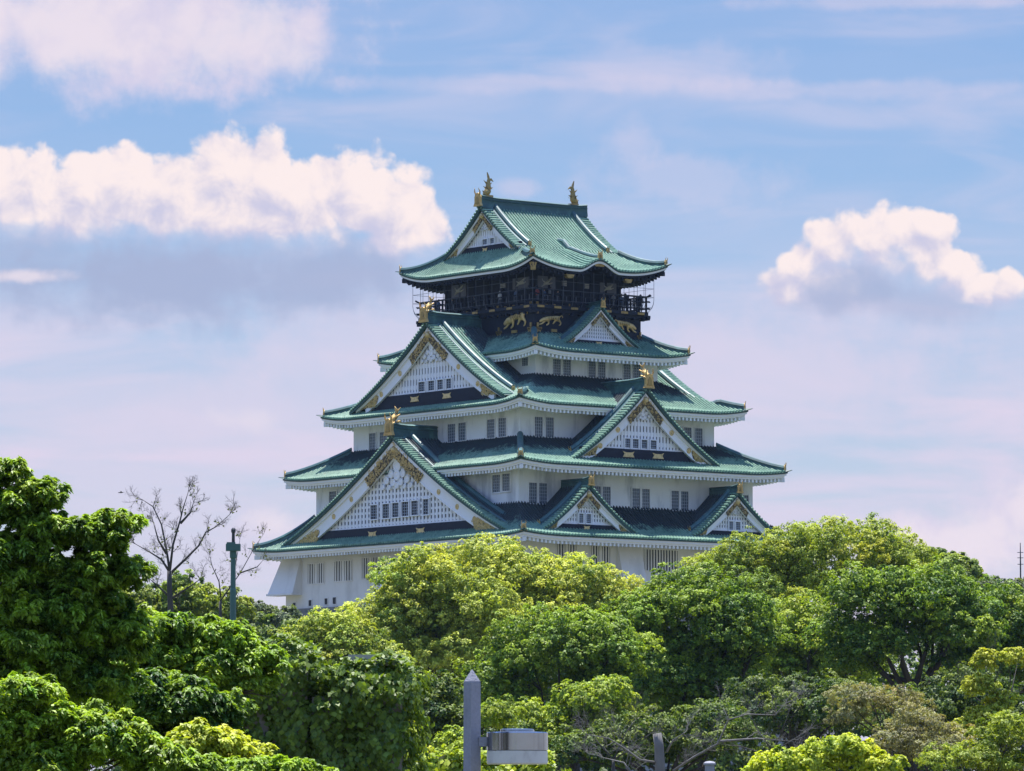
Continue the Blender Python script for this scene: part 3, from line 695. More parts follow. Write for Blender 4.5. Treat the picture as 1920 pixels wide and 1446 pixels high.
# --- ridge fish of the top roof
def ridge_fish(p, inward, k=1.0):
    i_ = Vector(inward).normalized(); sd_ = Vector((-i_.y, i_.x, 0)); g = MB(); p = Vector(p)
    Q = lambda b, c, a=0: tuple(p + i_ * (b * k) + sd_ * (a * k) + Vector((0, 0, c * k)))
    g.tube([Q(-.38, .12), Q(-.22, .3), Q(-.02, .55), Q(.06, .95), (Q(.05, 1.3)), Q(.10, 1.62), Q(.12, 1.8)], [.24 * k, .36 * k, .36 * k, .28 * k, .22 * k, .17 * k, .13 * k], 9)
    # forked tail: one blade up, one forward
    g.loft([[Q(.04, 1.62, -.08), Q(.24, 1.62, -.08), Q(.24, 1.62, .08), Q(.04, 1.62, .08)], [Q(-.04, 2.0, -.07), Q(.14, 2.02, -.07), Q(.14, 2.02, .07), Q(-.04, 2.0, .07)], [Q(-.12, 2.4, -.02), Q(-.05, 2.42, -.02), Q(-.05, 2.42, .02), Q(-.12, 2.4, .02)]])
    g.loft([[Q(.08, 1.5, -.08), Q(.1, 1.78, -.08), Q(.1, 1.78, .08), Q(.08, 1.5, .08)], [Q(.42, 1.62, -.06), Q(.40, 1.84, -.06), Q(.40, 1.84, .06), Q(.42, 1.62, .06)], [Q(.66, 1.5, -.02), Q(.68, 1.56, -.02), Q(.68, 1.56, .02), Q(.66, 1.5, .02)]])
    for (b, c, db, dc) in ((-.22, .75, -.35, .12), (-.2, 1.25, -.32, .18), (.3, .75, .32, .1), (.25, 1.15, .26, .14), (-.5, .35, -.2, .1)):
        g.loft([[Q(b * .6, c - .12, -.04), Q(b * .6, c + .14, -.04), Q(b * .6, c + .14, .04), Q(b * .6, c - .12, .04)], [Q(b + db * .6, c + dc, -.02), Q(b + db * .6, c + dc + .1, -.02), Q(b + db * .6, c + dc + .1, .02), Q(b + db * .6, c + dc, .02)], [Q(b + db, c + dc * 2, -.01), Q(b + db, c + dc * 2 + .02, -.01), Q(b + db, c + dc * 2 + .02, .01), Q(b + db, c + dc * 2, .01)]])
    for sg in (-1, 1):
        g.loft([[Q(-.1, .5, sg * .25), Q(.1, .6, sg * .25), Q(.1, .62, sg * .3), Q(-.1, .52, sg * .3)], [Q(.1, .8, sg * .6), Q(.2, .9, sg * .6), Q(.2, .9, sg * .62), Q(.1, .8, sg * .62)]])
    g.box((p.x, p.y, p.z + .04), (.42, .34, .1))
    g.build('ridge_fish', 'old_gold', KEEP, smooth=False)
RZ = 59.6 + .5 + .9
ridge_fish((-5.55, 0, RZ + .02), (1, 0, 0)); ridge_fish((5.1, 0, RZ - .02), (-1, 0, 0))
# --- curved ridge over the wave-shaped eave, with its gold end
zf5 = ROOFS[5][1]
kb = MB(); pts = [(0, -lerp(10.73, 5.85, u), zf5('R', 0, u)) for u in (0.02, .15, .3, .5, .7, .9, 1.0)]
sweep(kb, pts + [(0, -5.0, 56.3), (0, -4.0, 56.5)], sect(.26, .5)); kb.build('eave_ridge', 'ridge', KEEP)
g = MB(); end_plate(g, Vector(pts[0]) + Vector((0, .1, .05)), (0, -1, 0), .9); g.build('ridge_ornament', ['gold', 'old_gold'], KEEP)
g = MB()
for s, w, z in ((0, .85, .42), (-3.6, .5, .82), (3.6, .5, .82), (-8.0, .3, .7)):
    zz = zf5('R', s, 0) - z
    g = MB(); g.loft([[(s + a * w, -10.73 + .62, zz + b * .22) for a, b in ((-1, .6), (1, .6), (.6, -1), (-.6, -1))], [(s + a * w, -10.73 + .20, zz + b * .22) for a, b in ((-1, .6), (1, .6), (.6, -1), (-.6, -1))]]); g.build('gold_fitting', 'old_gold', KEEP)
g = MB(); g.box((-8.1, -10.47, 53.0), (.18, .18, .22)); g.build('gold_fitting', 'old_gold', KEEP)

# --- balcony: slab, brackets, rails
A, B = 7.0, 9.1
mb = MB(); mb.box((0, 0, 49.55), (A + .12, B + .12, .16)); mb.box((0, 0, 49.22), (A - .12, B - .12, .17))
for F_, hs, d in (('R', 6.6, 9.0), ('L', 8.6, 6.95), ('B', 6.6, 9.0), ('X', 8.6, 6.95)):
    M = FR[F_]; n = int(hs / .95)
    for i in range(-n, n + 1):
        s = i * hs / n; mb.box((s, d - .75, 49.0), (.12, .85, .14), M)
for sx in (-1, 1):
    for sy in (-1, 1):
        mb.box((sx * (A + .0), sy * (B - .05), 49.25), (.42, .14, .15)); mb.box((sx * (A - .05), sy * (B + .0), 49.05), (.14, .42, .15))
mb.build('balcony', 'lacquer', KEEP)
rl = MB()
for F_, hs, d in (('R', 6.98, 9.05), ('L', 9.05, 6.98), ('B', 6.98, 9.05), ('X', 9.05, 6.98)):
    M = FR[F_]
    for z, r, ext in ((51.22, .085, .62), (50.72, .065, .5), (50.05, .08, .45)):
        q = [M(-hs - ext, d, z + (.16 if ext > .6 else 0)), M(-hs - ext * .4, d, z + .02), M(-hs, d, z), M(hs, d, z), M(hs + ext * .4, d, z + .02), M(hs + ext, d, z + (.16 if ext > .6 else 0))]
        rl.tube(q, r, 6)
    n = int(2 * hs / 1.15)
    for i in range(n + 1):
        s = -hs + 2 * hs * i / n
        rl.mat(0).box((s, d, 50.45), (.075, .075, .76), M)
        if i < n:
            rl.mat(1).box((s + hs / n, d, 50.38), (.028, .028, .34), M)
            rl.mat(0)
rl.build('railing', ['lacquer', 'wire'], KEEP)
# safety wires round the balcony
wr = MB()
for F_, hs, d in (('R', 7.5, 9.62), ('L', 9.62, 7.5), ('B', 7.5, 9.62), ('X', 9.62, 7.5)):
    M = FR[F_]; n = int(2 * hs / 1.25)
    prof = [(d, 53.1), (d, 50.9), (d - .04, 50.5), (d - .14, 50.15), (d - .32, 49.85), (d - .5, 49.62)]
    for i in range(n + 1):
        s = -hs + 2 * hs * i / n
        wr.tube([M(s * (1 - (d - dd) / d), dd, z) for dd, z in prof], .022, 4, cap=False)
    for dd, z in ((d, 52.0), (d, 51.15), (d - .14, 50.15)): wr.tube([M(-hs * dd / d, dd, z), M(hs * dd / d, dd, z)], .018, 4, cap=False)
wr.build('safety_wires', 'wire', KEEP)
# --- top storey: posts, beams, painted panels with pale herons
mat('panel', (.10, .105, .13), .5, var=.1); mat('heron_paint', (.42, .41, .36), .5, var=.2); mat('glass_top', (.045, .055, .075), .15, var=.2)
pb = MB(); vb_ = MB()
for F_, hs, d in (('R', 5.41, 6.96), ('L', 6.96, 5.41)):
    M = FR[F_]
    for i in range(7):
        s = -hs + .12 + (2 * hs - .24) * i / 6; pb.box((s, d + .04, 51.8), (.13, .10, 2.4), M)
    for z in (52.75, 51.0, 49.9): pb.box((0, d + .03, z), (hs, .07, .12), M)
pb.build('timber_frame', 'soffit_black', KEEP)
def panel(face, d, px, py, wp, hp, bird=True):
    s, z = un(face, d, px, py); M = FR[face]; w, h = wp / FORE[face], hp / 19.2
    mb = MB(); mb.box((s, d + .05, z), (w / 2, .07, h / 2), M); p = mb.build('painted_panel' if bird else 'louvre', 'panel', KEEP)
    hb = MB()
    if bird:
        P = lambda a, c, b=.13: M(s + a * w, d + b, z + c * h)
        hb.tube([P(-.28, -.3), P(-.14, -.1), P(.02, .05), P(.2, .28), P(.3, .42)], [.03, .12, .16, .1, .02], 6)
        hb.tube([P(-.05, -.05), P(.15, -.05), P(.34, .05)], [.12, .1, .02], 6)
        hb.tube([P(-.05, 0), P(-.22, .14), P(-.26, .3)], [.09, .05, .03], 5)
        hb.build('painted_bird', 'heron_paint', p)
    else:
        for k in (-1, 0, 1): hb.box((s, d + .13, z + k * h * .3), (w / 2 - .05, .02, h * .08), M)
        hb.build('louvre_slat', 'heron_paint', p)
for a in (('R', 6.96, 1023.5, 531, 33, 25), ('R', 6.96, 1139, 541, 31, 20), ('L', 5.41, 862, 546, 28, 24), ('L', 5.41, 978, 531, 30, 20)): panel(*a)
for a in (('R', 6.96, 1057, 531.5, 9, 11), ('R', 6.96, 1099, 537, 9, 10), ('L', 5.41, 945, 536, 10, 9)): panel(*a, bird=False)

# --- black storey below the balcony: gold crosses, studs and tigers
def px_fit(face, d, px, py): return un(face, d, px, py)
def cross(face, d, px, py, k=1.0):
    gb = MB(); s, z = un(face, d, px, py); M = FR[face]
    for (a, c, w, h) in ((0, .38, .12, .2), (0, 0, .42, .12), (-.2, -.12, .14, .2), (.2, -.12, .14, .2), (0, -.32, .1, .18), (-.4, .06, .1, .1), (.4, .06, .1, .1)):
        gb.box((s + a * k, d + .05, z + c * k), (w * k, .05, h * k), M)
    gb.build('gold_cross', 'old_gold', KEEP)
def stud(face, d, px, py, w=.14, h=.14):
    gb = MB(); s, z = un(face, d, px, py); gb.box((s, d + .06, z), (w, .06, h), FR[face]); gb.build('gold_stud', 'old_gold', KEEP)
for px, py in ((1024, 573), (1054.5, 576), (1087.5, 578), (1158, 585), (1188, 587.5)): stud('R', 8.66, px, py)
for px, py in ((876.5, 587), (895.5, 584.5), (914, 582.5), (948.5, 577.5), (979, 574)): stud('L', 6.61, px, py)
for px, py in ((1038.5, 574.5), (1173, 586.5)): stud('R', 8.66, px, py, .12, .2); stud('R', 8.66, px, py + 3.5, .32, .12)
stud('L', 6.61, 964, 576, .14, .2); stud('L', 6.61, 964, 580, .4, .13)
for px, py, k in ((1068, 581, 1.0), (1142.5, 588, .9), (1199.5, 594, .7), (1200, 632, .8), (1007, 577, 1.1), (1007.5, 616, 1.0)): cross('R', 8.66, px, py, k)
for px, py, k in ((934, 584, 1.0), (936, 624, .9), (995.5, 577, 1.1), (996, 616, 1.0)): cross('L', 6.61, px, py, k)
stud('R', 8.66, 1038, 620, .34, .13); stud('L', 6.61, 965.5, 622, .42, .13)
for F_, d, hs in (('R', 9.23, 6.2), ('L', 7.13, 8.2)):
    for i in range(7):
        gb = MB(); gb.box((-hs + 2 * hs * i / 6, d, 49.52), (.42, .02, .11), FR[F_]); gb.build('gold_fitting', 'old_gold', KEEP)
mat('tiger_gold', (.62, .44, .17), .45, metal=.55, var=.3, scale=3.0, stain_or_refl=(.22, .14, .05, 1), stain_or_refl_amt=.6, stain_or_refl_scale=(3, 3, 3))
def tiger(face, d, x0, y0, x1, y1, flip):
    "prowling tiger in high relief: one skinned body, flattened onto the wall"
    s0, zt = un(face, d, x0, y0); s1, zb = un(face, d, x1, y1)
    w, h = s1 - s0, zt - zb; sc = (s0 + s1) / 2; zc = (zt + zb) / 2
    pts = {'hip': (.22, .22, .20), 'mid': (.02, .16, .19), 'sho': (-.18, .12, .24), 'neck': (-.30, .02, .19), 'head': (-.38, -.10, .17), 'muz': (-.47, -.20, .10),
           'f1': (-.26, -.14, .10), 'f2': (-.36, -.34, .07), 'f3': (-.47, -.42, .06), 'g1': (-.10, -.12, .10), 'g2': (-.10, -.32, .08), 'g3': (-.20, -.44, .06),
           'h1': (.30, .02, .13), 'h2': (.38, -.16, .08), 'h3': (.36, -.32, .06), 'h4': (.30, -.40, .05), 'k1': (.16, .0, .12), 'k2': (.12, -.16, .08), 'k3': (.06, -.30, .06),
           't1': (.34, .32, .06), 't2': (.42, .42, .045), 't3': (.46, .30, .04), 't4': (.42, .24, .03)}
    ed = [('hip', 'mid'), ('mid', 'sho'), ('sho', 'neck'), ('neck', 'head'), ('head', 'muz'), ('sho', 'f1'), ('f1', 'f2'), ('f2', 'f3'), ('sho', 'g1'), ('g1', 'g2'), ('g2', 'g3'),
          ('hip', 'h1'), ('h1', 'h2'), ('h2', 'h3'), ('h3', 'h4'), ('hip', 'k1'), ('k1', 'k2'), ('k2', 'k3'), ('hip', 't1'), ('t1', 't2'), ('t2', 't3'), ('t3', 't4')]
    ks = list(pts); me = bpy.data.meshes.new('tiger_relief')
    me.from_pydata([((-a if flip else a) * w, 0, c * h) for a, c, r in pts.values()], [(ks.index(a), ks.index(b)) for a, b in ed], [])
    o = bpy.data.objects.new('tiger_relief', me); COL.objects.link(o)
    sk = o.modifiers.new('skin', 'SKIN'); lay = me.skin_vertices[0] if len(me.skin_vertices) else None
    if lay is None:
        bm = bmesh.new(); bm.from_mesh(me); bm.verts.layers.skin.verify(); bm.to_mesh(me); bm.free(); lay = me.skin_vertices[0]
    for k, (a, c, r) in zip(range(len(ks)), pts.values()):
        lay.data[k].radius = (r * h * .95, r * h * .95); lay.data[k].use_root = (k == 0)
    sub = o.modifiers.new('sub', 'SUBSURF'); sub.levels = 1; sub.render_levels = 1
    me.materials.append(MATS['tiger_gold'])
    dg = bpy.context.evaluated_depsgraph_get(); me2 = bpy.data.meshes.new_from_object(o.evaluated_get(dg))
    co = np.empty(len(me2.vertices) * 3); me2.vertices.foreach_get('co', co); co = co.reshape(-1, 3)
    M = FR[face]; out = np.array([M(sc + x, d + .04 + max(-.1, y * .55 + .08), zc + z) for x, y, z in co])
    me2.vertices.foreach_set('co', out.ravel()); me2.polygons.foreach_set('use_smooth', [True] * len(me2.polygons)); me2.update()
    bpy.data.objects.remove(o); o = bpy.data.objects.new('tiger_relief', me2); COL.objects.link(o); o.parent = KEEP
    st = MB()
    for i in range(5):   # ear and stripes
        a = (-.12 + .09 * i) * (-1 if flip else 1) * w
        st.tube([M(sc + a, d + .30, zc + .28 * h), M(sc + a - .03 * w, d + .36, zc + .14 * h), M(sc + a, d + .30, zc + .02 * h)], [.02, .05, .02], 4)
    st.build('stripe', 'old_gold', o)
tiger('L', 6.61, 945, 586, 993, 614, False)
tiger('R', 8.66, 1008, 587, 1056, 614, False)
tiger('R', 8.66, 1149, 597, 1193, 626, True)
# stone platform under the keep
mb = MB(); rings = []
for i in range(9):
    t = i / 8; z = lerp(22.28, 3.2, t); o = 16.6 + 7.5 * t ** 1.5; o2 = 19.9 + 7.5 * t ** 1.5
    rings.append([(-o, -o2, z), (o, -o2, z), (o, o2, z), (-o, o2, z)])
mb.loft(rings); base = mb.build('stone_rampart', 'stone_wall')
tag(base, 'steep grey stone rampart under the white keep, mostly behind the trees', 'rampart')
# ------------------------------------------------------------------ ground
def terrain(x, y):
    r = math.hypot(x, y)
    t = min(1, max(0, (340 - r) / 150)); t = t * t * (3 - 2 * t)
    return 3.4 * t
def build_ground():
    m, t, b = principled('ground_soil'); MATS['soil'] = m
    geo = t.node('ShaderNodeNewGeometry').outputs['Position']
    c = t.mix(t.smooth(t.noise(geo, .08, 6, .6), .4, .6), (.05, .075, .025, 1), (.12, .10, .065, 1))
    c = t.mix(t.smooth(t.noise(geo, 1.4, 5, .7), .45, .7), c, (.03, .05, .016, 1))
    t.put(b.inputs['Base Color'], c); b.inputs['Roughness'].default_value = .95
    mb = MB(); rad = [0, 20, 60, 120, 180, 200, 220, 240, 260, 280, 300, 320, 345, 400, 480, 560, 700, 1000, 1600, 3000, 6000]
    rings = [[(r * math.cos(a * math.pi / 48), r * math.sin(a * math.pi / 48), terrain(r, 0)) for a in range(96)] for r in rad[1:]]
    mb.loft(rings, cap=False); n = mb.add([(0, 0, terrain(0, 0))])
    for j in range(96): mb.face(j, (j + 1) % 96, n)
    o = mb.build('ground', 'soil', smooth=True); tag(o, kind='structure')
build_ground()
# ------------------------------------------------------------------ foliage
def leaf_mat(name, rough=.5, trans=.38, spec=.35):
    m, t, b = principled(name); MATS[name] = m
    at_ = t.node('ShaderNodeAttribute', attribute_name='leaf_colour')
    t.put(b.inputs['Base Color'], at_.outputs['Color']); b.inputs['Roughness'].default_value = rough; b.inputs['Specular IOR Level'].default_value = spec
    tr = t.node('ShaderNodeBsdfTranslucent'); t.put(tr.inputs['Color'], t.v('MULTIPLY', at_.outputs['Color'], (1.5, 1.5, .45)))
    mx = t.node('ShaderNodeMixShader'); mx.inputs[0].default_value = trans
    t.l.new(b.outputs[0], mx.inputs[1]); t.l.new(tr.outputs[0], mx.inputs[2])
    t.l.new(mx.outputs[0], m.node_tree.nodes['Material Output'].inputs[0])
leaf_mat('leaf', .55, .30, .25); leaf_mat('glossy_leaf', .5, .32, .3)
mat('bark', (.055, .045, .038), .9, var=.4, scale=3); mat('pale_bark', (.17, .16, .15), .85, var=.3, scale=3); mat('grey_bark', (.058, .052, .044), .9, var=.3, scale=3)
RTV, FHV, ZV = np.array(RT), np.array(FH), np.array((0, 0, 1.))
CAMV = np.array(CAM)
def nrm(a): return a / np.maximum(np.linalg.norm(a, axis=-1, keepdims=True), 1e-9)

def leaf_mesh(name, pos, nor, length, width, col, rng, material='leaf', parent=None, axis=None, fold=.18):
    n = len(pos); nor = nrm(nor)
    t = rng.normal(size=(n, 3)) if axis is None else axis + rng.normal(size=(n, 3)) * .25
    t = nrm(t - nor * (t * nor).sum(1, keepdims=True)); b = np.cross(nor, t)
    L = (length * rng.uniform(.7, 1.3, n))[:, None]; Wd = (width * rng.uniform(.7, 1.3, n))[:, None]
    v = np.empty((n, 4, 3))
    v[:, 0] = pos - t * L * .5; v[:, 2] = pos + t * L * .5 - nor * L * .12
    v[:, 1] = pos + b * Wd * .5 + nor * Wd * fold; v[:, 3] = pos - b * Wd * .5 + nor * Wd * fold
    me = bpy.data.meshes.new(name); me.vertices.add(n * 4); me.vertices.foreach_set('co', v.ravel())
    me.loops.add(n * 4); me.loops.foreach_set('vertex_index', np.arange(n * 4, dtype=np.int32))
    me.polygons.add(n); me.polygons.foreach_set('loop_start', np.arange(0, n * 4, 4, dtype=np.int32)); me.polygons.foreach_set('loop_total', np.full(n, 4, np.int32))
    at_ = me.attributes.new('leaf_colour', 'FLOAT_COLOR', 'POINT')
    c = np.ones((n, 4, 4), np.float32); c[:, :, :3] = np.clip(col, .004, .7)[:, None, :]
    at_.data.foreach_set('color', c.ravel())
    me.materials.append(MATS[material]); me.update(calc_edges=True)
    o = bpy.data.objects.new(name, me); COL.objects.link(o)
    if parent: o.parent = parent
    return o

def pick_lobes(rng, ells, dist, lobe_px, depth_k=.8):
    "split big crown ellipses, given in photo pixels, into round lobes in the world"
    s = dist / FPX; out = []
    for (cx, cy, rx, ry) in ells:
        C = np.array(at(cx, cy, dist)); n = max(5, int(3.4 * rx * ry / lobe_px ** 2)); tries = 0; got = []
        while len(got) < n and tries < n * 40:
            tries += 1
            d = rng.normal(size=3); d /= np.linalg.norm(d); f = rng.uniform(.05, 1.12) ** .5
            if d[2] < -.75: continue
            lr = lobe_px * rng.uniform(.55, 1.5)
            q = np.array((d[0] * max(4, rx - lr * .8) * f, d[1] * rx * depth_k * f, d[2] * max(3, ry - lr * .75) * f)) * s
            if any(np.linalg.norm(q - g[0]) < (g[1] + lr * s) * .46 for g in got): continue
            got.append((q, lr * s))
        out += [(C + RTV * q[0] + FHV * q[1] + ZV * q[2], r) for q, r in got]
    return out

def foliage(rng, lobes, puff, per_puff, pal, leaf, flat=.8, fresh=.5, style='puff', keep_back=.35):
    "points, normals, colours of the leaves covering a set of lobes"
    P, N, Cc, A = [], [], [], []
    LC = np.array([l[0] for l in lobes]); LR = np.array([l[1] for l in lobes])
    old, new = np.array(pal[0]), np.array(pal[1])
    for (c, r) in lobes:
        n = int(max(8, 5.2 * (r / puff) ** 2))
        i = np.arange(n) + .5; ph = np.arccos(1 - 2 * i / n); th = np.pi * (1 + 5 ** .5) * i + rng.uniform(0, 6)
        d = np.stack([np.cos(th) * np.sin(ph), np.sin(th) * np.sin(ph), np.cos(ph)], 1) + rng.normal(size=(n, 3)) * .22
        d = nrm(d); d = d[d[:, 2] > -.4]
        pc = c + d * np.array((1, 1, flat)) * r * np.where(rng.random((len(d), 1)) < .16, rng.uniform(1.1, 1.38, (len(d), 1)), rng.uniform(.7, 1.1, (len(d), 1)))
        dd = np.linalg.norm(pc[:, None] - LC[None], axis=2) / LR[None]
        ok = dd.min(1) > .6
        tc = nrm(CAMV - pc); ok &= ((d * tc).sum(1) > -.35) | (rng.random(len(d)) < keep_back)
        pc, d = pc[ok], d[ok]
        lobe_tone = rng.normal(0, .20); warm = rng.normal(0, .05)
        for p, di in zip(pc, d):
            pr = puff * rng.uniform(.65, 1.3); k = 8
            td = nrm(rng.normal(size=(k, 3)) + di * .9 + ZV * .55)
            m = int(per_puff * rng.uniform(.7, 1.3)); q = rng.integers(0, k, m)
            dr = nrm(td[q] + rng.normal(size=(m, 3)) * .28); rad = rng.uniform(.45, 1.05, (m, 1))
            P.append(p + dr * np.array((1, 1, flat)) * pr * rad)
            if style == 'spray': N.append(ZV * .9 + dr * .45 + rng.normal(size=(m, 3)) * .35); A.append(dr * np.array((1, 1, .3)) - ZV * .45)
            else: N.append(dr * .45 + di * .35 + ZV * .3 + rng.normal(size=(m, 3)) * .34); A.append(rng.normal(size=(m, 3)))
            # fresh growth sits at the shoot tips
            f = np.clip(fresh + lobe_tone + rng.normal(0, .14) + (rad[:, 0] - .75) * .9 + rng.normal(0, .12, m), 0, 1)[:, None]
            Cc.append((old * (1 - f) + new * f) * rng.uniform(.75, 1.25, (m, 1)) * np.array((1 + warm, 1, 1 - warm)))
    return np.concatenate(P), np.concatenate(N), np.concatenate(Cc), np.concatenate(A)

def inner(rng, lobes, pal, core):
    "broader leaves deep inside each lobe, so that the crown is not see-through"
    old, new = np.array(pal[0]), np.array(pal[1]); P, N, Cc, S_ = [], [], [], []
    for c, r in lobes:
        n = core; d = nrm(rng.normal(size=(n, 3))); rad = r * rng.uniform(.15, .78, (n, 1))
        P.append(c + d * rad * np.array((1, 1, .75))); N.append(d * .6 + ZV * .6 + rng.normal(size=(n, 3)) * .5)
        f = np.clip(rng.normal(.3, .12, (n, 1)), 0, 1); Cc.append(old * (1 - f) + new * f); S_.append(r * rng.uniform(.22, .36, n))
    return np.concatenate(P), np.concatenate(N), np.concatenate(Cc), np.concatenate(S_)

def limbs(mb, rng, base, fork, lobes, r0, nmax=16):
    "trunk from base to fork, then bent limbs out to the lobes"
    base, fork = np.array(base), np.array(fork)
    k = [base + (fork - base) * t + rng.normal(size=3) * np.array((1, 1, 0)) * r0 * .5 * (0 < t < 1) for t in (0, .3, .65, 1)]
    mb.tube(k, [r0 * 1.25, r0, r0 * .88, r0 * .8], 8)
    idx = rng.permutation(len(lobes))[:nmax]
    for i in idx:
        c, r = lobes[i]; v = c - fork; L = np.linalg.norm(v)
        m1 = fork + v * .35 + ZV * L * -.04 + rng.normal(size=3) * L * .06; m2 = fork + v * .7 + ZV * L * .03 + rng.normal(size=3) * L * .06
        rr = r0 * .40
        st_ = k[2] + (fork - k[2]) * rng.uniform(.2, 1.0)
        mb.tube([st_, m1, m2, c], [rr, rr * .75, rr * .5, rr * .2], 6)
        for _ in range(3):
            e = c + nrm(rng.normal(size=3) + ZV * .4) * r * .95
            mb.tube([m2, (m2 + e) / 2 + rng.normal(size=3) * r * .12, e], [rr * .38, rr * .25, rr * .08], 5)

PAL = dict(camphor=((.115, .190, .022), (.580, .615, .100)), fresh=((.075, .155, .018), (.420, .500, .045)), mid=((.042, .110, .018), (.315, .430, .040)),
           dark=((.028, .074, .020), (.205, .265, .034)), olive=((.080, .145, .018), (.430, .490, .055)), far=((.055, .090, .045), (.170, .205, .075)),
           bright=((.120, .215, .020), (.520, .570, .045)), yellow=((.190, .250, .022), (.560, .580, .070)), pink=((.150, .140, .075), (.330, .320, .150)),
           maple=((.038, .102, .016), (.310, .450, .040)), ivy=((.062, .118, .018), (.215, .300, .036)))
NLEAF = [0]
def tree(name, label, dist, ells, pal, seed, lobe=42, puff=13, per=105, leaf=(.135, .085), base=None, fork=None, trunk=9, cat='tree', fresh=.5, style='puff', flat=.8, group=None, mat_='leaf', bark='bark', depth=.8, nmax=11, shrub=False, core=70):
    rng = np.random.default_rng(seed); s = dist / FPX
    lobes = pick_lobes(rng, ells, dist, lobe, depth)
    cx = base if base is not None else np.mean([e[0] for e in ells])
    b = at(cx, 1545, dist); gz = terrain(b.x, b.y)
    fk = fork if fork else (cx, max(e[1] for e in ells) + 10)
    root = thing(name, label, cat, (b.x, b.y, gz), group)
    off = np.array((b.x, b.y, gz))
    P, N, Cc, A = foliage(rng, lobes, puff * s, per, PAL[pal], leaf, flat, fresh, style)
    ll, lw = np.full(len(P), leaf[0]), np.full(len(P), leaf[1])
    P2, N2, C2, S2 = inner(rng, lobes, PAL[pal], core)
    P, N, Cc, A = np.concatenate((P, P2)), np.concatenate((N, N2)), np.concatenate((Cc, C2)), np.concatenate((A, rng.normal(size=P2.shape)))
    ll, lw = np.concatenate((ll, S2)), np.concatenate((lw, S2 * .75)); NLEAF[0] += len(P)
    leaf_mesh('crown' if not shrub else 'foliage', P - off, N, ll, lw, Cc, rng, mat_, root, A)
    mb = MB(); F = np.array(at(fk[0], fk[1], dist)) - off
    limbs(mb, rng, (0, 0, -.3), F, [(c - off, r) for c, r in lobes], trunk * s, nmax)
    mb.build('trunk' if not shrub else 'stem', bark, root, smooth=True)
    return root

def twigs(mb, rng, p, d, L, r, depth, up=.25, spread=.7):
    "bent branch with forking twigs"
    pts = [p]; q = p.copy(); dd = d.copy(); n = 4
    for i in range(n):
        dd = nrm(dd + rng.normal(size=3) * .16 + ZV * up * .2); q = q + dd * L / n; pts.append(q)
    mb.tube(pts, [lerp(r, r * .55, i / n) for i in range(n + 1)], 5 if depth > 1 else 4, cap=False)
    if depth == 0: return
    for i in range(1, n + 1):
        for _ in range(2 if i == n else (1 if rng.random() < .85 else 0)):
            nd = nrm(dd + rng.normal(size=3) * spread + ZV * up)
            twigs(mb, rng, pts[i], nd, L * rng.uniform(.5, .72), r * (.62 if i == n else .45), depth - 1, up, spread)

def bare_tree(name, label, dist, limbs_px, seed, r0, bark='grey_bark', twig=(34, 2), cat='bare tree', buds=None, limb_k=.42):
    "leafless tree: main limbs traced in photo pixels with their own depth, twigs grown from them"
    rng = np.random.default_rng(seed); s = dist / FPX
    x0 = limbs_px[0][0][0]; b = at(x0, 1545, dist); gz = terrain(b.x, b.y); off = np.array((b.x, b.y, gz)); root = thing(name, label, cat, (b.x, b.y, gz))
    mb = MB(); tips = []
    for li, pl in enumerate(limbs_px):
        dy = 0.0; pts = []; slope = rng.uniform(-.5, .5) if li else 0
        for i, q in enumerate(pl):
            if i: dy += math.hypot(q[0] - pl[i - 1][0], q[1] - pl[i - 1][1]) * s * slope
            pts.append(np.array(at(q[0], q[1], dist)) - off + FHV * dy)
        if li == 0: pts = [np.array((0, 0, -.3))] + pts
        k = len(pts); ra = r0 * s if li == 0 else r0 * s * limb_k
        mb.tube(pts, [lerp(ra, ra * (.75 if li == 0 else .22), i / (k - 1)) for i in range(k)], 7)
        if li == 0: continue
        for i in range(1, k):
            for _ in range(2 if i < k - 1 else 3):
                p = pts[i - 1] + (pts[i] - pts[i - 1]) * rng.uniform(.3, 1) if i < k - 1 else pts[i]
                d = nrm(nrm(pts[i] - pts[i - 1]) + rng.normal(size=3) * .6 + ZV * .2)
                twigs(mb, rng, p, d, twig[0] * s * rng.uniform(.6, 1.2), ra * .24, twig[1]); tips.append(p + d * twig[0] * s * .7)
    mb.build('branches', bark, root, smooth=True)
    if buds:
        P = np.concatenate([t + rng.normal(size=(buds, 3)) * twig[0] * s * .22 for t in tips])
        leaf_mesh('young_leaves', P, rng.normal(size=P.shape), 6 * s, 3.5 * s, np.array((.13, .15, .05)) * rng.uniform(.6, 1.3, (len(P), 1)), rng, 'leaf', root)
    return root
# far trees on both sides of the keep
tree('far_tree', 'dark rounded evergreen tree just left of the keep foot', 420, [(470, 1165, 62, 50), (535, 1172, 40, 32)], 'far', 1, lobe=26, puff=10, per=78, leaf=(0.212, 0.146), fresh=.35)
tree('far_tree', 'olive dome-shaped tree behind the tall bare tree', 330, [(335, 1130, 78, 52), (255, 1140, 60, 42)], 'olive', 2, lobe=28, puff=10, per=93, leaf=(0.187, 0.113), fresh=.35)
tree('far_tree', 'soft light green tree between bare tree and keep', 360, [(420, 1150, 60, 42), (385, 1165, 60, 40)], 'olive', 3, lobe=26, puff=10, per=82, leaf=(0.187, 0.119), fresh=.3)
tree('far_tree', 'pale hazy treetop on the right skyline', 420, [(1770, 1075, 75, 48), (1700, 1070, 50, 40)], 'olive', 4, lobe=28, puff=10, per=82, leaf=(0.212, 0.146), fresh=.25)
tree('far_tree', 'dark flat treetop far right below the antenna', 400, [(1880, 1120, 90, 36)], 'far', 5, lobe=26, puff=10, per=82, leaf=(0.212, 0.146), fresh=.3)
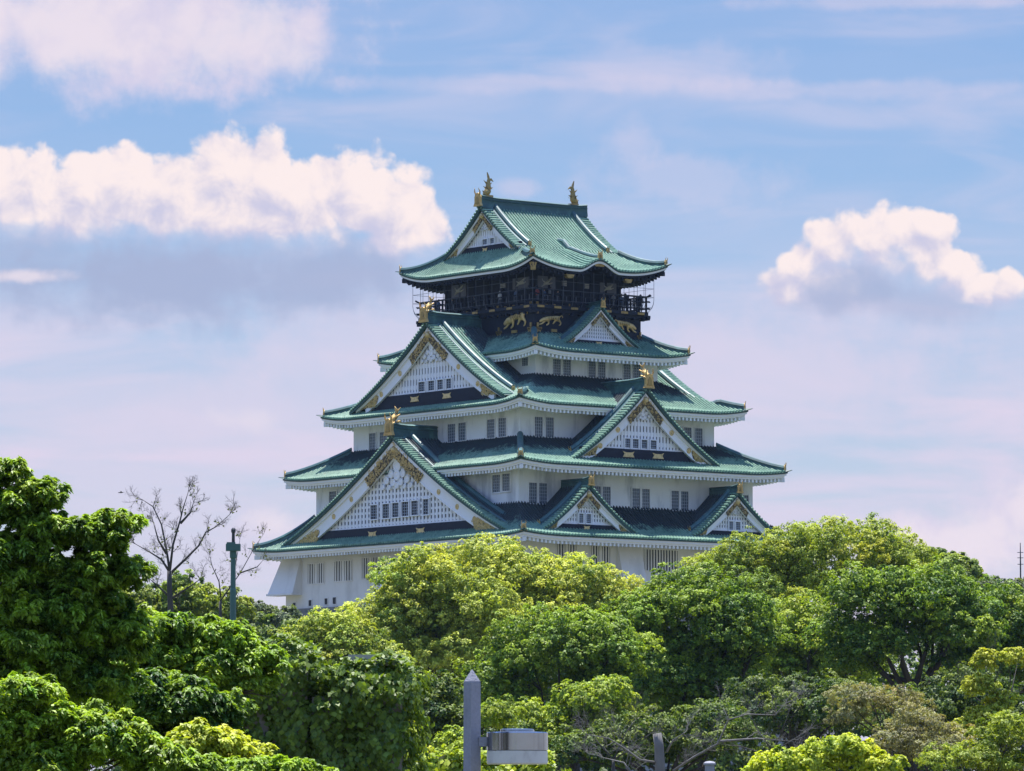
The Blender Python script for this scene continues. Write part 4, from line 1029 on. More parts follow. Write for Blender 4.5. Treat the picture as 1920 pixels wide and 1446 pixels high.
# camphor trees in front of the keep
tree('camphor_tree', 'tall yellow-green camphor tree covering the base of the keep', 285, [(915, 1080, 135, 80), (1045, 1100, 115, 75), (985, 1180, 170, 95), (1145, 1125, 58, 60), (1100, 1180, 110, 70)], 'camphor', 11, lobe=28, puff=11, per=46, fork=(960, 1290), base=960, fresh=.62)
tree('camphor_tree', 'yellow-green camphor tree with dark forked limbs left of the tall one', 272, [(790, 1100, 100, 75), (725, 1180, 120, 90), (830, 1215, 130, 90), (880, 1150, 100, 80)], 'camphor', 12, lobe=28, puff=11, per=46, fork=(850, 1290), base=862, fresh=.52, trunk=10)
tree('camphor_tree', 'low spreading yellow-green tree below the left keep corner', 262, [(625, 1195, 85, 62), (560, 1215, 55, 42), (660, 1250, 110, 70)], 'camphor', 13, lobe=24, puff=11, per=44, fork=(640, 1330), fresh=.45)
tree('broadleaf_tree', 'deep green tree with layered crown before the camphor trees', 240, [(1045, 1215, 135, 85), (1140, 1230, 90, 80), (945, 1290, 100, 75), (1110, 1310, 110, 80)], 'mid', 14, lobe=31, puff=12, per=44, fork=(1040, 1370), fresh=.5, trunk=8)
tree('broadleaf_tree', 'small bright-topped green tree behind the lamp', 226, [(1120, 1320, 75, 60), (1010, 1370, 95, 55)], 'fresh', 15, lobe=26, puff=11, per=42, fork=(1080, 1420), fresh=.42)
tree('broadleaf_tree', 'broad green tree right of the yellow camphor with dark slanting trunk', 250, [(1290, 1130, 110, 80), (1215, 1165, 90, 76), (1360, 1190, 105, 100), (1240, 1270, 120, 100), (1350, 1310, 110, 90)], 'mid', 16, lobe=34, puff=12, per=44, fork=(1305, 1390), base=1335, fresh=.45, trunk=11)
tree('camphor_tree', 'highest green tree on the right with olive rounded top', 300, [(1575, 1035, 165, 68), (1440, 1045, 100, 62), (1345, 1075, 75, 52), (1690, 1070, 75, 70), (1480, 1110, 150, 70)], 'olive', 17, lobe=28, puff=11, per=46, fork=(1500, 1210), fresh=.55)
tree('broadleaf_tree', 'light-topped green tree in the middle of the right group', 258, [(1500, 1180, 105, 75), (1440, 1235, 95, 80), (1560, 1240, 120, 90), (1490, 1290, 110, 70)], 'fresh', 18, lobe=31, puff=12, per=44, fork=(1490, 1340), base=1470, fresh=.58, trunk=10)
tree('broadleaf_tree', 'dark green tree on the right with wide forked limbs showing', 244, [(1640, 1120, 95, 65), (1740, 1140, 115, 85), (1650, 1195, 130, 66), (1810, 1180, 95, 78), (1605, 1235, 60, 42), (1810, 1250, 66, 40)], 'mid', 19, lobe=31, puff=12, per=42, fork=(1715, 1275), base=1722, fresh=.42, trunk=13)
tree('broadleaf_tree', 'dark green tree cut by the right edge of the view', 256, [(1865, 1165, 95, 78), (1930, 1210, 100, 95), (1860, 1260, 95, 80)], 'mid', 20, lobe=29, puff=12, per=40, fork=(1885, 1310), fresh=.4)
# darker understory that fills the slope below the crowns
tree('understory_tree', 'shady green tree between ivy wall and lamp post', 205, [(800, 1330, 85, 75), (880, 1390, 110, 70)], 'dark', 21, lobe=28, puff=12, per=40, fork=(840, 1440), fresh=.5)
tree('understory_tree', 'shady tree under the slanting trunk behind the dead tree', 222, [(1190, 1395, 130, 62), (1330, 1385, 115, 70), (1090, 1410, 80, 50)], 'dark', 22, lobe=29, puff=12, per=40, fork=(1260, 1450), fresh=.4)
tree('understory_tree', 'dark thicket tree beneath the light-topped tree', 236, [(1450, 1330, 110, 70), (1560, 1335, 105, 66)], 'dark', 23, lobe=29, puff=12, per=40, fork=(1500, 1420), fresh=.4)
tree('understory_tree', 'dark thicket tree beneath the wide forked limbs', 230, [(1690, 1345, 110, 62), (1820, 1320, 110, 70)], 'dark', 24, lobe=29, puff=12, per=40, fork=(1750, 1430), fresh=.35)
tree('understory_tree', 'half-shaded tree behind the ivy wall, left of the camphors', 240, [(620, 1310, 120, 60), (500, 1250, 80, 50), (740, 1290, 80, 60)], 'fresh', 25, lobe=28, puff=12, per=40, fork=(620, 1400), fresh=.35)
# distant wood closing the slope behind the trees
rng = np.random.default_rng(77); lob = []
for x in range(-40, 2000, 36):
    for y in ((1225, 1275, 1325, 1375, 1425, 1475) if x > 560 else (1200, 1255, 1310, 1370, 1420, 1475)): lob.append((np.array(at(x + rng.uniform(-15, 15), y + rng.uniform(-14, 14), 325 + rng.uniform(-6, 6))), 36 * 325 / FPX))
P, N, Cc, A = foliage(rng, lob, 15 * 325 / FPX, 50, PAL['dark'], None, .8, .3, keep_back=.1)
P2, N2, C2, S2 = inner(rng, lob, PAL['dark'], 60)
tag(leaf_mesh('far_wood', np.concatenate((P, P2)), np.concatenate((N, N2)), np.concatenate((np.full(len(P), .26), S2)), np.concatenate((np.full(len(P), .17), S2 * .8)), np.concatenate((Cc, C2)), rng), kind='stuff')

# near left: large dark tree with drooping leaf sprays
D = 54
tree('spray_leaf_tree', 'large dark green tree with drooping leaf sprays at the left edge', D,
     [(10, 893, 50, 24), (70, 935, 60, 32), (10, 965, 75, 46), (110, 1000, 90, 38), (218, 985, 48, 20), (175, 1020, 66, 34), (30, 1060, 110, 56), (165, 1085, 95, 44), (235, 1075, 42, 24), (20, 1150, 110, 66), (140, 1150, 110, 56), (60, 1235, 140, 62), (200, 1200, 90, 54), (150, 1290, 120, 56), (30, 1330, 110, 60)],
     'maple', 31, lobe=17, puff=14, per=80, leaf=(0.071, 0.028), base=20, fork=(10, 1240), trunk=16, fresh=.42, core=26, style='spray', flat=.95, mat_='glossy_leaf', depth=.9)
tree('spray_leaf_tree', 'mid green spray-leaved tree right of the large dark one, before the green pole', 64,
     [(300, 1190, 85, 40), (400, 1200, 80, 36), (350, 1255, 130, 50), (470, 1245, 75, 34), (250, 1270, 110, 60), (430, 1280, 90, 45), (180, 1290, 90, 60)],
     'maple', 32, lobe=24, puff=15, per=85, leaf=(0.073, 0.031), base=300, fork=(300, 1340), trunk=16, fresh=.52, core=34, style='spray', flat=.9, mat_='glossy_leaf')
tree('shade_bush', 'deep shaded bush in the hollow left of the ivy wall', 60, [(300, 1305, 110, 44), (215, 1320, 90, 50), (385, 1335, 70, 40), (330, 1340, 120, 60), (220, 1370, 130, 70), (390, 1390, 70, 40), (110, 1320, 100, 60)], 'maple', 36, lobe=27, puff=15, per=66, leaf=(0.073, 0.034), fork=(320, 1430), trunk=6, fresh=.2, style='spray', flat=.9, shrub=True, cat='bush', mat_='glossy_leaf')
tree('leafy_bush', 'sunlit leafy bush filling the bottom left corner', 43,
     [(40, 1310, 75, 40), (20, 1380, 80, 50), (120, 1360, 80, 36), (190, 1400, 110, 50), (70, 1440, 110, 50), (290, 1430, 70, 40), (330, 1450, 90, 30)],
     'maple', 33, lobe=22, puff=17, per=71, leaf=(0.059, 0.025), fork=(110, 1460), trunk=8, fresh=.62, style='spray', flat=.9, shrub=True, cat='bush', mat_='glossy_leaf')
tree('leafy_bush', 'bright yellow-green bush at the foot of the ivy wall', 50, [(400, 1405, 78, 30), (355, 1395, 40, 24), (450, 1430, 70, 28)], 'yellow', 34, lobe=24, puff=18, per=62, leaf=(0.066, 0.039), fork=(400, 1450), trunk=5, fresh=.5, style='spray', flat=.9, shrub=True, cat='bush')
tree('leafy_bush', 'low green bush along the bottom edge beneath the ivy wall', 46, [(480, 1450, 100, 26), (560, 1455, 70, 24)], 'maple', 35, lobe=19, puff=15, per=71, leaf=(0.050, 0.028), fork=(500, 1460), trunk=5, fresh=.55, style='spray', shrub=True, cat='bush')

# right foreground shrubs
tree('feathery_shrub', 'pinkish brown feathery shrub before the dark thicket', 150, [(1620, 1310, 60, 34), (1680, 1320, 60, 40), (1590, 1345, 40, 30)], 'pink', 41, lobe=24, puff=12, per=52, leaf=(0.101, 0.027), base=1690, fork=(1670, 1390), trunk=4, core=14, fresh=.5, shrub=True, cat='shrub', flat=.7)
tree('feathery_shrub', 'taller greenish brown feathery shrub with thin dark stems', 138, [(1720, 1360, 62, 44), (1760, 1400, 80, 48), (1690, 1400, 60, 44)], 'pink', 42, lobe=24, puff=12, per=46, leaf=(0.094, 0.027), base=1725, fork=(1722, 1440), trunk=4, core=12, fresh=.62, shrub=True, cat='shrub', flat=.7)
tree('feathery_shrub', 'brownish feathery shrub in the bottom right corner', 128, [(1880, 1380, 60, 50), (1800, 1430, 80, 40), (1900, 1440, 60, 36)], 'olive', 43, lobe=24, puff=12, per=49, leaf=(0.086, 0.031), fork=(1860, 1470), trunk=4, core=16, fresh=.4, shrub=True, cat='shrub', flat=.7)
tree('young_tree', 'slender young tree with yellow new leaves at the right edge', 165, [(1848, 1240, 22, 26), (1838, 1290, 34, 26), (1870, 1320, 30, 26), (1845, 1355, 46, 30), (1905, 1235, 26, 22), (1800, 1375, 34, 22)], 'yellow', 44, lobe=11, puff=7, per=34, leaf=(0.087, 0.053), base=1870, fork=(1868, 1400), trunk=3, core=4, fresh=.5, cat='tree')
tree('leafy_bush', 'bright lime green bush along the bottom right', 112, [(1500, 1435, 75, 34), (1580, 1415, 75, 34), (1640, 1440, 60, 30), (1440, 1450, 40, 20)], 'bright', 45, lobe=26, puff=14, per=68, leaf=(0.086, 0.055), fork=(1560, 1475), trunk=4, fresh=.6, shrub=True, cat='bush')
tree('leafy_bush', 'yellowish bush at the bottom centre beside the granite lamp post', 118, [(765, 1400, 36, 50), (775, 1445, 50, 30)], 'bright', 46, lobe=22, puff=13, per=62, leaf=(0.086, 0.051), fork=(770, 1470), trunk=4, fresh=.45, shrub=True, cat='bush')
tree('leafy_bush', 'light green bush behind the lamp post arm', 190, [(930, 1345, 46, 30), (860, 1400, 40, 40)], 'fresh', 47, lobe=22, puff=12, per=93, leaf=(0.100, 0.066), fork=(900, 1440), trunk=4, fresh=.55, shrub=True, cat='bush')

# bare trees
Q = lambda pts: [(x / 2.468, 860 + y / 2.468) for x, y in pts]
bare_tree('bare_tree', 'tall leafless tree with upswept branches left of the green pole', 215, [Q([(790, 700), (785, 600), (785, 520)]), Q([(785, 525), (745, 465), (690, 430), (620, 390)]), Q([(785, 520), (770, 430), (742, 300), (700, 215), (650, 182)]),
    Q([(786, 515), (800, 400), (832, 290), (850, 220), (872, 150)]), Q([(790, 530), (860, 462), (920, 400), (950, 340), (1000, 312), (1060, 256)]), Q([(770, 440), (735, 380), (715, 300)]), Q([(835, 300), (880, 250), (895, 200)]), Q([(785, 640), (720, 580), (690, 555)]), Q([(790, 650), (870, 600), (930, 560)])], 51, 6.2, 'grey_bark', (18, 3), buds=3)
bare_tree('bare_tree', 'smaller thin leafless tree between the green pole and keep', 260, [Q([(1020, 720), (1020, 660)]), Q([(1020, 660), (1060, 600), (1110, 530), (1170, 420), (1215, 350)]), Q([(1022, 640), (1015, 570), (985, 500), (975, 450)]), Q([(1070, 590), (1090, 470), (1105, 370)]), Q([(1110, 530), (1190, 500), (1215, 470)])], 52, 3.6, 'grey_bark', (16, 3), buds=3)
bare_tree('dead_tree', 'pale dead tree with broken trunk and crooked grey branches at the bottom', 140, [[(1238, 1446), (1236, 1400), (1232, 1375)], [(1250, 1410), (1262, 1388), (1280, 1376)], [(1232, 1430), (1200, 1425), (1165, 1400), (1140, 1385), (1100, 1378)], [(1262, 1446), (1300, 1420), (1345, 1395), (1365, 1350), (1400, 1340), (1450, 1342), (1470, 1320)], [(1350, 1390), (1420, 1385), (1480, 1390)], [(1180, 1446), (1170, 1430), (1130, 1420)]], 53, 11, 'pale_bark', (34, 3), 'dead tree', limb_k=.22)
bare_tree('bare_shrub', 'grey tangle of bare twigs right of the dead tree', 152, [[(1460, 1446), (1450, 1410)], [(1450, 1410), (1420, 1370), (1400, 1330)], [(1450, 1410), (1470, 1360), (1480, 1330)], [(1450, 1410), (1500, 1380), (1530, 1360)], [(1450, 1420), (1390, 1400), (1350, 1395)]], 54, 4, 'grey_bark', (44, 2), 'shrub')
bare_tree('bare_shrub', 'brown tangle of bare twigs left of the dead tree', 156, [[(1150, 1446), (1150, 1425)], [(1150, 1425), (1120, 1390), (1105, 1360)], [(1150, 1425), (1170, 1380), (1190, 1350)], [(1150, 1425), (1190, 1400), (1220, 1375)]], 55, 4, 'grey_bark', (42, 2), 'shrub')
bare_tree('bare_shrub', 'bare brown twigs behind the young yellow tree', 185, [[(1880, 1400), (1880, 1340)], [(1880, 1340), (1860, 1290), (1850, 1250)], [(1880, 1340), (1900, 1290), (1910, 1250)], [(1880, 1350), (1830, 1310), (1800, 1280)]], 56, 4, 'grey_bark', (40, 2), 'shrub')
# ------------------------------------------------------------------ ivy-covered walls
mat('masonry', (.24, .21, .18), .9, var=.3, scale=3, bump=.4); mat('coping', (.42, .38, .34), .85, var=.2, scale=4)
mat('granite', (.27, .27, .31), .7, var=.25, scale=25, stain_or_refl=(.12, .12, .13, 1), stain_or_refl_amt=.55, stain_or_refl_scale=(3, 3, 1.2), bump=.25, bump_scale=40)
mat('steel', (.40, .41, .43), .2, metal=1.0, var=.15, scale=6, stain_or_refl=(.05, .05, .06, 1), stain_or_refl_amt=.95, stain_or_refl_scale=(6, 6, .05)); mat('lamp_glass', (.62, .60, .56), .4, var=.05, scale=2, stain_or_refl=(.30, .28, .26, 1), stain_or_refl_amt=.45, stain_or_refl_scale=(5, 5, 3))  # the steel's dark upright bands are painted-in reflections of dark surroundings
mat('green_paint', (.045, .125, .11), .45, var=.2, scale=2, stain_or_refl=(.05, .10, .085, 1), stain_or_refl_amt=.6, stain_or_refl_scale=(4, 4, 1)); mat('dark_metal', (.05, .055, .06), .5, metal=.5)
def frame_at(px, dist):
    b = at(px, 1545, dist); z = terrain(b.x, b.y); return Vector((b.x, b.y, z))
def ivy_box(rng, c, hw, hd, z0, z1, dens, leafsz):
    "leaf points over the front, sides and top of a box; c centre (right, depth) in metres"
    P, N = [], []
    def surf(n, f):
        u, v = rng.uniform(-1, 1, n), rng.uniform(-1, 1, n); p, nn = f(u, v); P.append(p); N.append(np.tile(nn, (n, 1)))
    H = z1 - z0
    bump = lambda a, b: .15 * np.sin(a * 2.3 + b * 1.1 + 1) + .12 * np.sin(b * 2.9 - a * 1.7) + .08 * np.sin(a * 7 + b * 5) + .05 * np.sin(a * 15 - b * 13)
    S3 = lambda x, y, z: np.stack([x, y, z], 1)
    def front(u, v):
        x, z = c[0] + u * hw, z0 + (v + 1) / 2 * H; return S3(x, c[1] - hd - .2 + .32 * np.abs(u) ** 6 - bump(x * 2, z * 2) - rng.uniform(0, .12, len(u)), z), (0, -1, .42)
    surf(int(dens * 2 * hw * H), front)
    for sg in (-1, 1):
        def side(u, v, sg=sg):
            y, z = c[1] + u * hd, z0 + (v + 1) / 2 * H; return S3(c[0] + sg * (hw + .1 + bump(y * 2, z * 2) + rng.uniform(0, .1, len(u))), y, z), (sg, 0, .42)
        surf(int(dens * 2 * hd * H), side)
    def top(u, v):
        x, y = c[0] + u * (hw + .16), c[1] + v * (hd + .16); return S3(x, y, z1 + .04 + .55 * np.abs(bump(x * 1.6, y * 2)) + rng.uniform(0, .22, len(u)) - .12 * np.abs(u) ** 3), (0, -.15, 1)
    surf(int(dens * 2.2 * 4 * hw * hd), top)
    return np.concatenate(P), np.concatenate(N)
def ivy_wall(name, label, dist, blocks, seed, stone=None, pal='ivy', leaf=(.105, .092), dens=560):
    rng = np.random.default_rng(seed); s = dist / FPX
    o = frame_at(blocks[0][0], dist); root = thing(name, label, 'ivy wall', o); zt = lambda py: EYE + (1545 - py) * s - o.z
    MX = lambda p: np.array(RTV)[None] * p[:, :1] + FHV[None] * p[:, 1:2] + ZV[None] * p[:, 2:3]
    P, N = [], []; mb = MB()
    for (x0, x1, top, dep) in blocks:
        cx = ((x0 + x1) / 2 - blocks[0][0]) * s; hw = (x1 - x0) / 2 * s - .12; hd = dep / 2
        p, n = ivy_box(rng, (cx, hd), hw, hd, 0, zt(top) - .15, dens, leaf); P.append(MX(p)); N.append(MX(n))
        c = MX(np.array([[cx + i * hw, hd + j * hd, k] for k in (-.2, zt(top) - .15) for i, j in ((-1, -1), (1, -1), (1, 1), (-1, 1))])); mb.box8([tuple(q) for q in c])
    mb.build('masonry', 'masonry', root)
    lob = []
    for (x0, x1, top, dep) in blocks:   # tufts spilling over the top edge
        for _ in range(int((x1 - x0) / 9)):
            x = (rng.uniform(x0 + 6, x1 - 6) - blocks[0][0]) * s
            lob.append((MX(np.array([[x, rng.uniform(-.25, dep * .6), zt(top) - rng.uniform(.2, .5)]]))[0], rng.uniform(.16, .30)))
    for (x0, x1, top, dep) in blocks:   # and hanging folds on the face
        for _ in range(int((x1 - x0) * (1450 - top) / 1600)):
            x = (rng.uniform(x0 + 8, x1 - 8) - blocks[0][0]) * s
            lob.append((MX(np.array([[x, rng.uniform(-.16, .0), zt(rng.uniform(top + 10, 1460))]]))[0], rng.uniform(.10, .20)))
    lob = [(c + np.array(o) * 0, r) for c, r in lob]
    global CAMV
    keep_cam = CAMV; CAMV = CAMV - np.array(o)
    p2, n2, _, _ = foliage(rng, lob, .13, 16, PAL[pal], None, .9, .5); CAMV = keep_cam
    P.append(p2); N.append(n2 + np.array(FHV) * -.5 + ZV * .4)
    P, N = np.concatenate(P), np.concatenate(N); n = len(P)
    f = np.clip(rng.normal(.45, .22, n), 0, 1)[:, None]; old, new = map(np.array, PAL[pal])
    N = nrm(N) + rng.normal(size=(n, 3)) * .33
    leaf_mesh('ivy', P, N, leaf[0], leaf[1], (old * (1 - f) + new * f) * rng.uniform(.75, 1.25, (n, 1)), rng, 'glossy_leaf', root, np.tile((0, 0, -1.), (n, 1)), fold=.06)
    if stone:
        sb = MB()
        for (x0, x1, y0, y1, dep) in stone:
            cx = ((x0 + x1) / 2 - blocks[0][0]) * s; hw = (x1 - x0) / 2 * s
            c = MX(np.array([[cx + i * hw, .15 + dep / 2 + j * dep / 2, k] for k in (zt(y1), zt(y0)) for i, j in ((-1, -1), (1, -1), (1, 1), (-1, 1))])); sb.box8([tuple(q) for q in c])
        sb.build('coping', 'coping', root)
    return root
ivy_wall('ivy_wall', 'masonry wall and gateposts thickly covered with dark ivy', 86, [(425, 588, 1222, 1.5), (570, 700, 1292, 1.1), (640, 765, 1252, 1.5)], 61, stone=[(650, 738, 1229, 1250, 1.0)])
ivy_wall('ivy_wall', 'low ivy-covered wall with brown coping behind the lamp post', 92, [(745, 1035, 1428, .7)], 62, stone=[(800, 862, 1417, 1430, .4)], pal='bright')

# ------------------------------------------------------------------ granite lamp post
D = 60.0; s = D / FPX; o = frame_at(885, D)
root = thing('lamp_post', 'grey granite obelisk lamp post with a steel drum lamp on a short arm', 'lamp post', o); mb = MB()
zt = lambda py: EYE + (1545 - py) * s - o.z
rot = math.atan2(RT.y, RT.x) + R(38)
def sq(h, z): return [(h * 1.414 * math.cos(rot + R(45 + 90 * k)), h * 1.414 * math.sin(rot + R(45 + 90 * k)), z) for k in range(4)]
w = 32 * s / 2 / (math.cos(R(38)) + math.sin(R(38)))
mb.loft([sq(w * 1.10, -.2), sq(w * 1.05, 1.2), sq(w * .99, zt(1283)), sq(w * .96, zt(1279)), sq(.004, zt(1257))])
mb.build('post', 'granite', root)
RTL = lambda a, b, c: (RT.x * a + FH.x * b, RT.y * a + FH.y * b, c)
mb = MB(); ax = (945 - 885) * s
mb.box((0, 0, 0), (1, 1, 1), lambda x, y, z: RTL(lerp(.08, ax, (x + 1) / 2), y * .045, zt(1392) + z * .055))
mb.box((0, 0, 0), (1, 1, 1), lambda x, y, z: RTL(ax + .03 + x * .02, y * .09, zt(1391) + z * .09))
for dz in (-.05, .05): mb.ball(RTL(ax + .0, -.1, zt(1391) + dz), .025, 8, 5)
mb.build('arm', 'granite', root)
cx = (969.5 - 885) * s; rr = 57.5 * s
ring = lambda r, z: [RTL(cx + r * math.cos(2 * math.pi * k / 40), r * math.sin(2 * math.pi * k / 40), z) for k in range(40)]
mb = MB(); mb.loft([ring(rr, zt(1408)), ring(rr, zt(1376)), ring(rr * .98, zt(1374)), ring(rr * .56, zt(1373)), ring(rr * .55, zt(1369)), ring(rr * .5, zt(1368))])
dr = mb.build('lamp_drum', 'steel', root)
mb = MB(); mb.loft([ring(rr * .97, zt(1434)), ring(rr * .99, zt(1432)), ring(rr * .99, zt(1409.5)), ring(rr * .97, zt(1408.5))]); mb.build('lamp_glass', 'lamp_glass', root)

# green pole
D = 100.0; s = D / FPX; o = frame_at(435, D); zt = lambda py: EYE + (1545 - py) * s - o.z
root = thing('green_pole', 'slim green metal pole with box head above the ivy wall', 'pole', o)
mb = MB(); cyl = lambda mb, rz, n=14: mb.loft([[(r * math.cos(2 * math.pi * k / n), r * math.sin(2 * math.pi * k / n), z) for k in range(n)] for r, z in rz])
cyl(mb, [(6.8 * s, -.2), (6.2 * s, zt(1215)), (5.7 * s, zt(1115)), (6.0 * s, zt(1114)), (6.0 * s, zt(1108)), (4.9 * s, zt(1106)), (4.7 * s, zt(1050)), (6.6 * s, zt(1048)), (6.6 * s, zt(1036))])
mb.build('pole', 'green_paint', root)
mb = MB(); M = lambda x, y, z: RTL(x, y, z)
mb.box((0, 0, zt(1029)), (13.5 * s, 10 * s, 6.5 * s), M); mb.box((-4 * s, -.02, zt(1021)), (8 * s, 8 * s, 1.6 * s), M); mb.build('box_head', 'green_paint', root)
mb = MB(); cyl(mb, [(3.2 * s, zt(1022)), (2.8 * s, zt(1002)), (4.2 * s, zt(1000)), (4.2 * s, zt(995)), (2 * s, zt(992))], 10); mb.build('rod', 'dark_metal', root)
# antenna mast
D = 430.0; s = D / FPX; o = frame_at(1917.5, D); zt = lambda py: EYE + (1545 - py) * s - o.z
mb = MB(); mb.tube([(0, 0, 0), (0, 0, zt(1060)), (0, 0, zt(1022))], [.09, .06, .03], 6)
for k, py in enumerate((1040, 1050, 1062)): mb.tube([RTL(-.25, 0, zt(py)), RTL(.25, 0, zt(py))], .03, 5)
a = mb.build('antenna_mast', 'dark_metal'); a.location = o; tag(a, 'thin dark antenna mast rising over trees at the right edge', 'antenna')
# capped bollard
D = 120.0; s = D / FPX; o = frame_at(1331, D); zt = lambda py: EYE + (1545 - py) * s - o.z
mb = MB(); cyl(mb, [(9 * s, -.1), (9 * s, zt(1436)), (11.5 * s, zt(1435)), (11.5 * s, zt(1432)), (8 * s, zt(1429)), (1 * s, zt(1428))], 16)
a = mb.build('stone_post', 'granite'); a.location = o; tag(a, 'short grey post with domed cap right of the dead tree', 'post')
# bird
D = 180.0; p = at(227, 924, D); mb = MB(); s = D / FPX
mb.tube([RTL(-5.5 * s, 0, 0), RTL(-2.5 * s, 0, .2 * s), RTL(1.5 * s, 0, .3 * s), RTL(3.6 * s, 0, .8 * s), RTL(5.2 * s, 0, .6 * s)], [.5 * s, 1.1 * s, 1.1 * s, .8 * s, .1 * s], 8)
for sg in (-1, 1):
    mb.loft([[RTL(-1.6 * s, sg * .8 * s, .5 * s), RTL(1.6 * s, sg * .8 * s, .6 * s), RTL(1.6 * s, sg * .8 * s, .9 * s), RTL(-1.6 * s, sg * .8 * s, .8 * s)],
             [RTL(-.6 * s, sg * 4 * s, 1.9 * s), RTL(1.6 * s, sg * 4 * s, 2.0 * s), RTL(1.6 * s, sg * 4 * s, 2.15 * s), RTL(-.6 * s, sg * 4 * s, 2.1 * s)],
             [RTL(-1.6 * s, sg * 8 * s, 2.6 * s), RTL(-1.2 * s, sg * 8 * s, 2.6 * s), RTL(-1.2 * s, sg * 8 * s, 2.7 * s), RTL(-1.6 * s, sg * 8 * s, 2.7 * s)]])
a = mb.build('bird', 'dark_metal', smooth=True); a.location = p; tag(a, 'small dark bird gliding over the left trees', 'bird')

# ------------------------------------------------------------------ visitors on the balcony
for k, c in dict(skin=(.45, .28, .20), hair=(.02, .016, .014), cloth_dark=(.03, .035, .05), cloth_blue=(.08, .13, .25), cloth_white=(.75, .75, .75), cloth_red=(.30, .06, .06), cloth_grey=(.18, .18, .19), trousers=(.035, .04, .06)).items(): mat(k, c, .8, var=.1)
def person_mesh(arm):
    V = {'hip': (0, 0, .95, .15), 'waist': (0, 0, 1.1, .135), 'chest': (0, .01, 1.3, .155), 'neck': (0, 0, 1.47, .06), 'head': (0, .02, 1.58, .098), 'top': (0, .01, 1.68, .085),
         'lh': (.09, 0, .88, .10), 'lk': (.10, .02, .48, .07), 'la': (.10, -.02, .08, .05), 'lt': (.11, .14, .04, .045), 'rh': (-.09, 0, .88, .10), 'rk': (-.10, .02, .48, .07), 'ra': (-.10, -.02, .08, .05), 'rt': (-.11, .14, .04, .045),
         'ls': (.19, 0, 1.40, .07), 'le': (.25, .02, 1.12, .05), 'lw': (.20, .24, 1.02, .036), 'lf': (.18, .34, 1.04, .035), 'rs': (-.19, 0, 1.40, .07), 're': (-.25, .02, 1.12, .05), 'rw': (-.20, .24, 1.02, .036), 'rf': (-.18, .34, 1.04, .035)}
    if arm: V['rw'] = (-.16, .26, 1.42, .036); V['rf'] = (-.12, .30, 1.52, .035); V['re'] = (-.27, .14, 1.2, .05)
    E_ = [('hip', 'waist'), ('waist', 'chest'), ('chest', 'neck'), ('neck', 'head'), ('head', 'top'), ('hip', 'lh'), ('lh', 'lk'), ('lk', 'la'), ('la', 'lt'), ('hip', 'rh'), ('rh', 'rk'), ('rk', 'ra'), ('ra', 'rt'), ('chest', 'ls'), ('ls', 'le'), ('le', 'lw'), ('lw', 'lf'), ('chest', 'rs'), ('rs', 're'), ('re', 'rw'), ('rw', 'rf')]
    ks = list(V); me = bpy.data.meshes.new('body'); me.from_pydata([v[:3] for v in V.values()], [(ks.index(a), ks.index(b)) for a, b in E_], [])
    o = bpy.data.objects.new('body', me); COL.objects.link(o); o.modifiers.new('s', 'SKIN')
    if not len(me.skin_vertices):
        bm = bmesh.new(); bm.from_mesh(me); bm.verts.layers.skin.verify(); bm.to_mesh(me); bm.free()
    for i, v in enumerate(V.values()): me.skin_vertices[0].data[i].radius = (v[3], v[3]); me.skin_vertices[0].data[i].use_root = (i == 0)
    o.modifiers.new('u', 'SUBSURF').render_levels = 1; o.modifiers['u'].levels = 1
    m2 = bpy.data.meshes.new_from_object(o.evaluated_get(bpy.context.evaluated_depsgraph_get())); bpy.data.objects.remove(o)
    for p in m2.polygons:
        c = p.center; p.use_smooth = True
        p.material_index = 0 if (c.z > 1.46 or (c.y > .31 and c.z > .9)) else (1 if c.z > .93 else 2)
    return m2
BODY = [person_mesh(False), person_mesh(True)]
def hair_mesh(cap):
    mb = MB(); rings = []
    for i in range(6):
        a = i / 5 * math.pi / 2; rings.append([(.118 * math.cos(a) * math.cos(2 * math.pi * k / 12) + 0, .118 * math.cos(a) * math.sin(2 * math.pi * k / 12) - .012 - (.02 if i == 0 else 0), 1.60 + (.16 * math.sin(a)) - (.06 if i == 0 and math.sin(2 * math.pi * k / 12) < -.2 else 0)) for k in range(12)])
    mb.loft(rings)
    if cap: mb.box((0, .15, 1.62), (.09, .07, .012))
    return mb.build('hair' if not cap else 'cap', 'hair')
HAIR = [hair_mesh(False), hair_mesh(True)]
HM = [h.data for h in HAIR]
for h in HAIR: bpy.data.objects.remove(h)
def person(label, loc, face, top, arm=0, cap=False, h=1.0, pants='trousers', hair='hair'):
    r = thing('person', label, 'person', (loc[0], loc[1], loc[2] + EYE), 'visitors on the castle balcony'); r.rotation_euler = (0, 0, face); r.scale = (h, h, h)
    b = bpy.data.objects.new('body', BODY[arm].copy()); COL.objects.link(b); b.parent = r
    for m in ('skin', top, pants): b.data.materials.append(MATS[m])
    q = bpy.data.objects.new('cap' if cap else 'hair', HM[1 if cap else 0].copy()); COL.objects.link(q); q.parent = r
    q.data.materials[0] = MATS[hair if not cap else top]
FZ = 49.71
fr, fl = math.pi, math.pi / 2      # facing out of the right / left front
person('person in blue with a hat at the left end of the balcony rail', (-6.35, 6.9, FZ), fl, 'cloth_blue', cap=True)
person('person in dark red top at the far left end of the balcony rail', (-6.3, 8.35, FZ), fl, 'cloth_red')
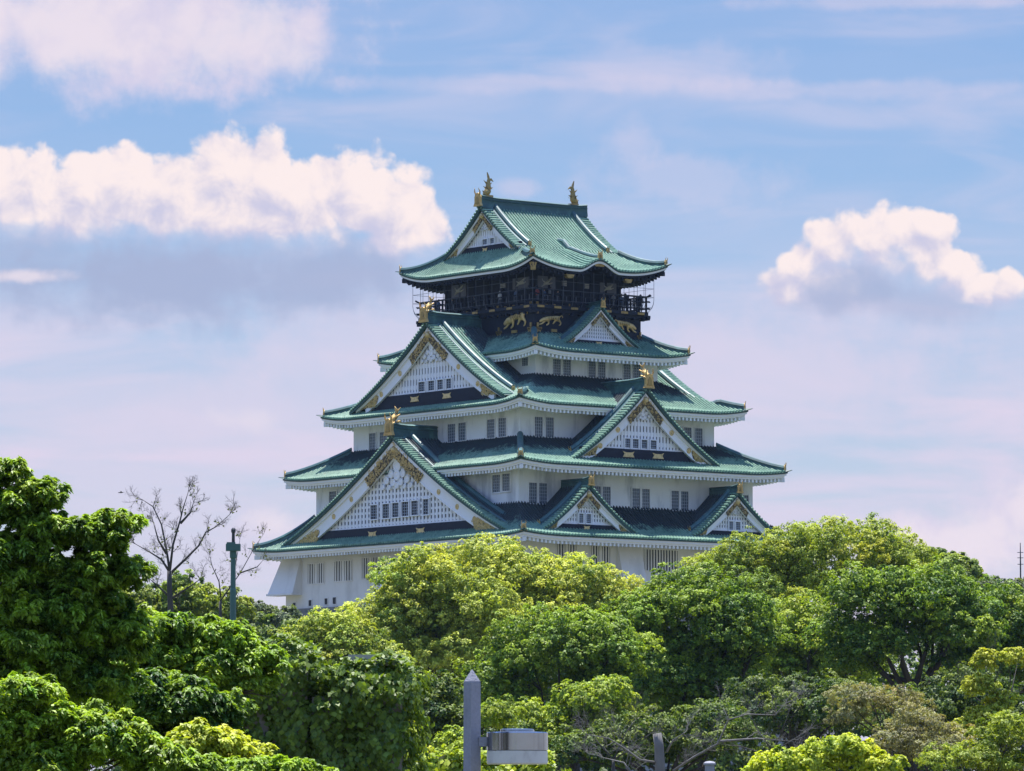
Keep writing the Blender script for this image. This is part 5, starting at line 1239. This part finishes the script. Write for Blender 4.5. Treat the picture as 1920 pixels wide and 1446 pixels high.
person('person in dark clothes behind the two at the left end of the balcony', (-6.0, 7.7, FZ), fl, 'cloth_dark')
person('person in white cap and white shirt on the left side of the balcony', (-6.45, -3.1, FZ), fl, 'cloth_white', cap=True)
for i, (x, lab, top) in enumerate(((6.7, 'visitor in black, rightmost of the heads above the right end of the balcony rail', 'cloth_dark'), (6.1, 'short visitor second from the right end of the balcony', 'cloth_grey'), (5.2, 'tall dark-clothed visitor with raised arm near the right end of the balcony', 'cloth_dark'), (4.3, 'visitor in navy fourth from the right end of the balcony', 'cloth_blue'), (3.5, 'visitor in grey before the right painted panel', 'cloth_grey'),
        (2.5, 'visitor in black left of the right painted panel', 'cloth_dark'), (-3.6, 'visitor in black at the right edge of the corner painted panel', 'cloth_dark'), (-4.3, 'visitor in grey in the middle of the corner painted panel', 'cloth_grey'), (-4.9, 'visitor in navy left in the corner painted panel', 'cloth_blue'), (-6.1, 'visitor in red at the front corner of the balcony', 'cloth_red'))):
    person(lab, (x, -8.55 + .25 * (i % 3), FZ), fr + .2 * (i % 2), top, arm=1 if i == 2 else 0, h=(1.03, .9, 1.06, .97, 1.0)[i % 5])
for i, (y, lab, top) in enumerate(((1.2, 'visitor in grey at the middle of the left balcony side', 'cloth_grey'), (-5.6, 'visitor in dark blue before the left side painted panel', 'cloth_blue'), (4.6, 'visitor in black before the far left painted panel', 'cloth_dark'))):
    person(lab, (-6.4, y, FZ), fl, top, h=(.98, 1.02, .95)[i])


# ------------------------------------------------------------------ humid summer air
def build_haze():
    m = bpy.data.materials.new('haze_air'); m.use_nodes = True; t = NT(m.node_tree); m.node_tree.nodes.clear()
    v = t.node('ShaderNodeVolumePrincipled'); v.inputs['Color'].default_value = (.50, .70, 1.0, 1); v.inputs['Density'].default_value = .00003; v.inputs['Anisotropy'].default_value = .0
    o = t.node('ShaderNodeOutputMaterial'); t.l.new(v.outputs[0], o.inputs['Volume']); MATS['haze_air'] = m
    mb = MB(); mb.box((0, 0, 34), (6100, 6100, 36)); tag(mb.build('haze', 'haze_air'), kind='stuff')
build_haze()
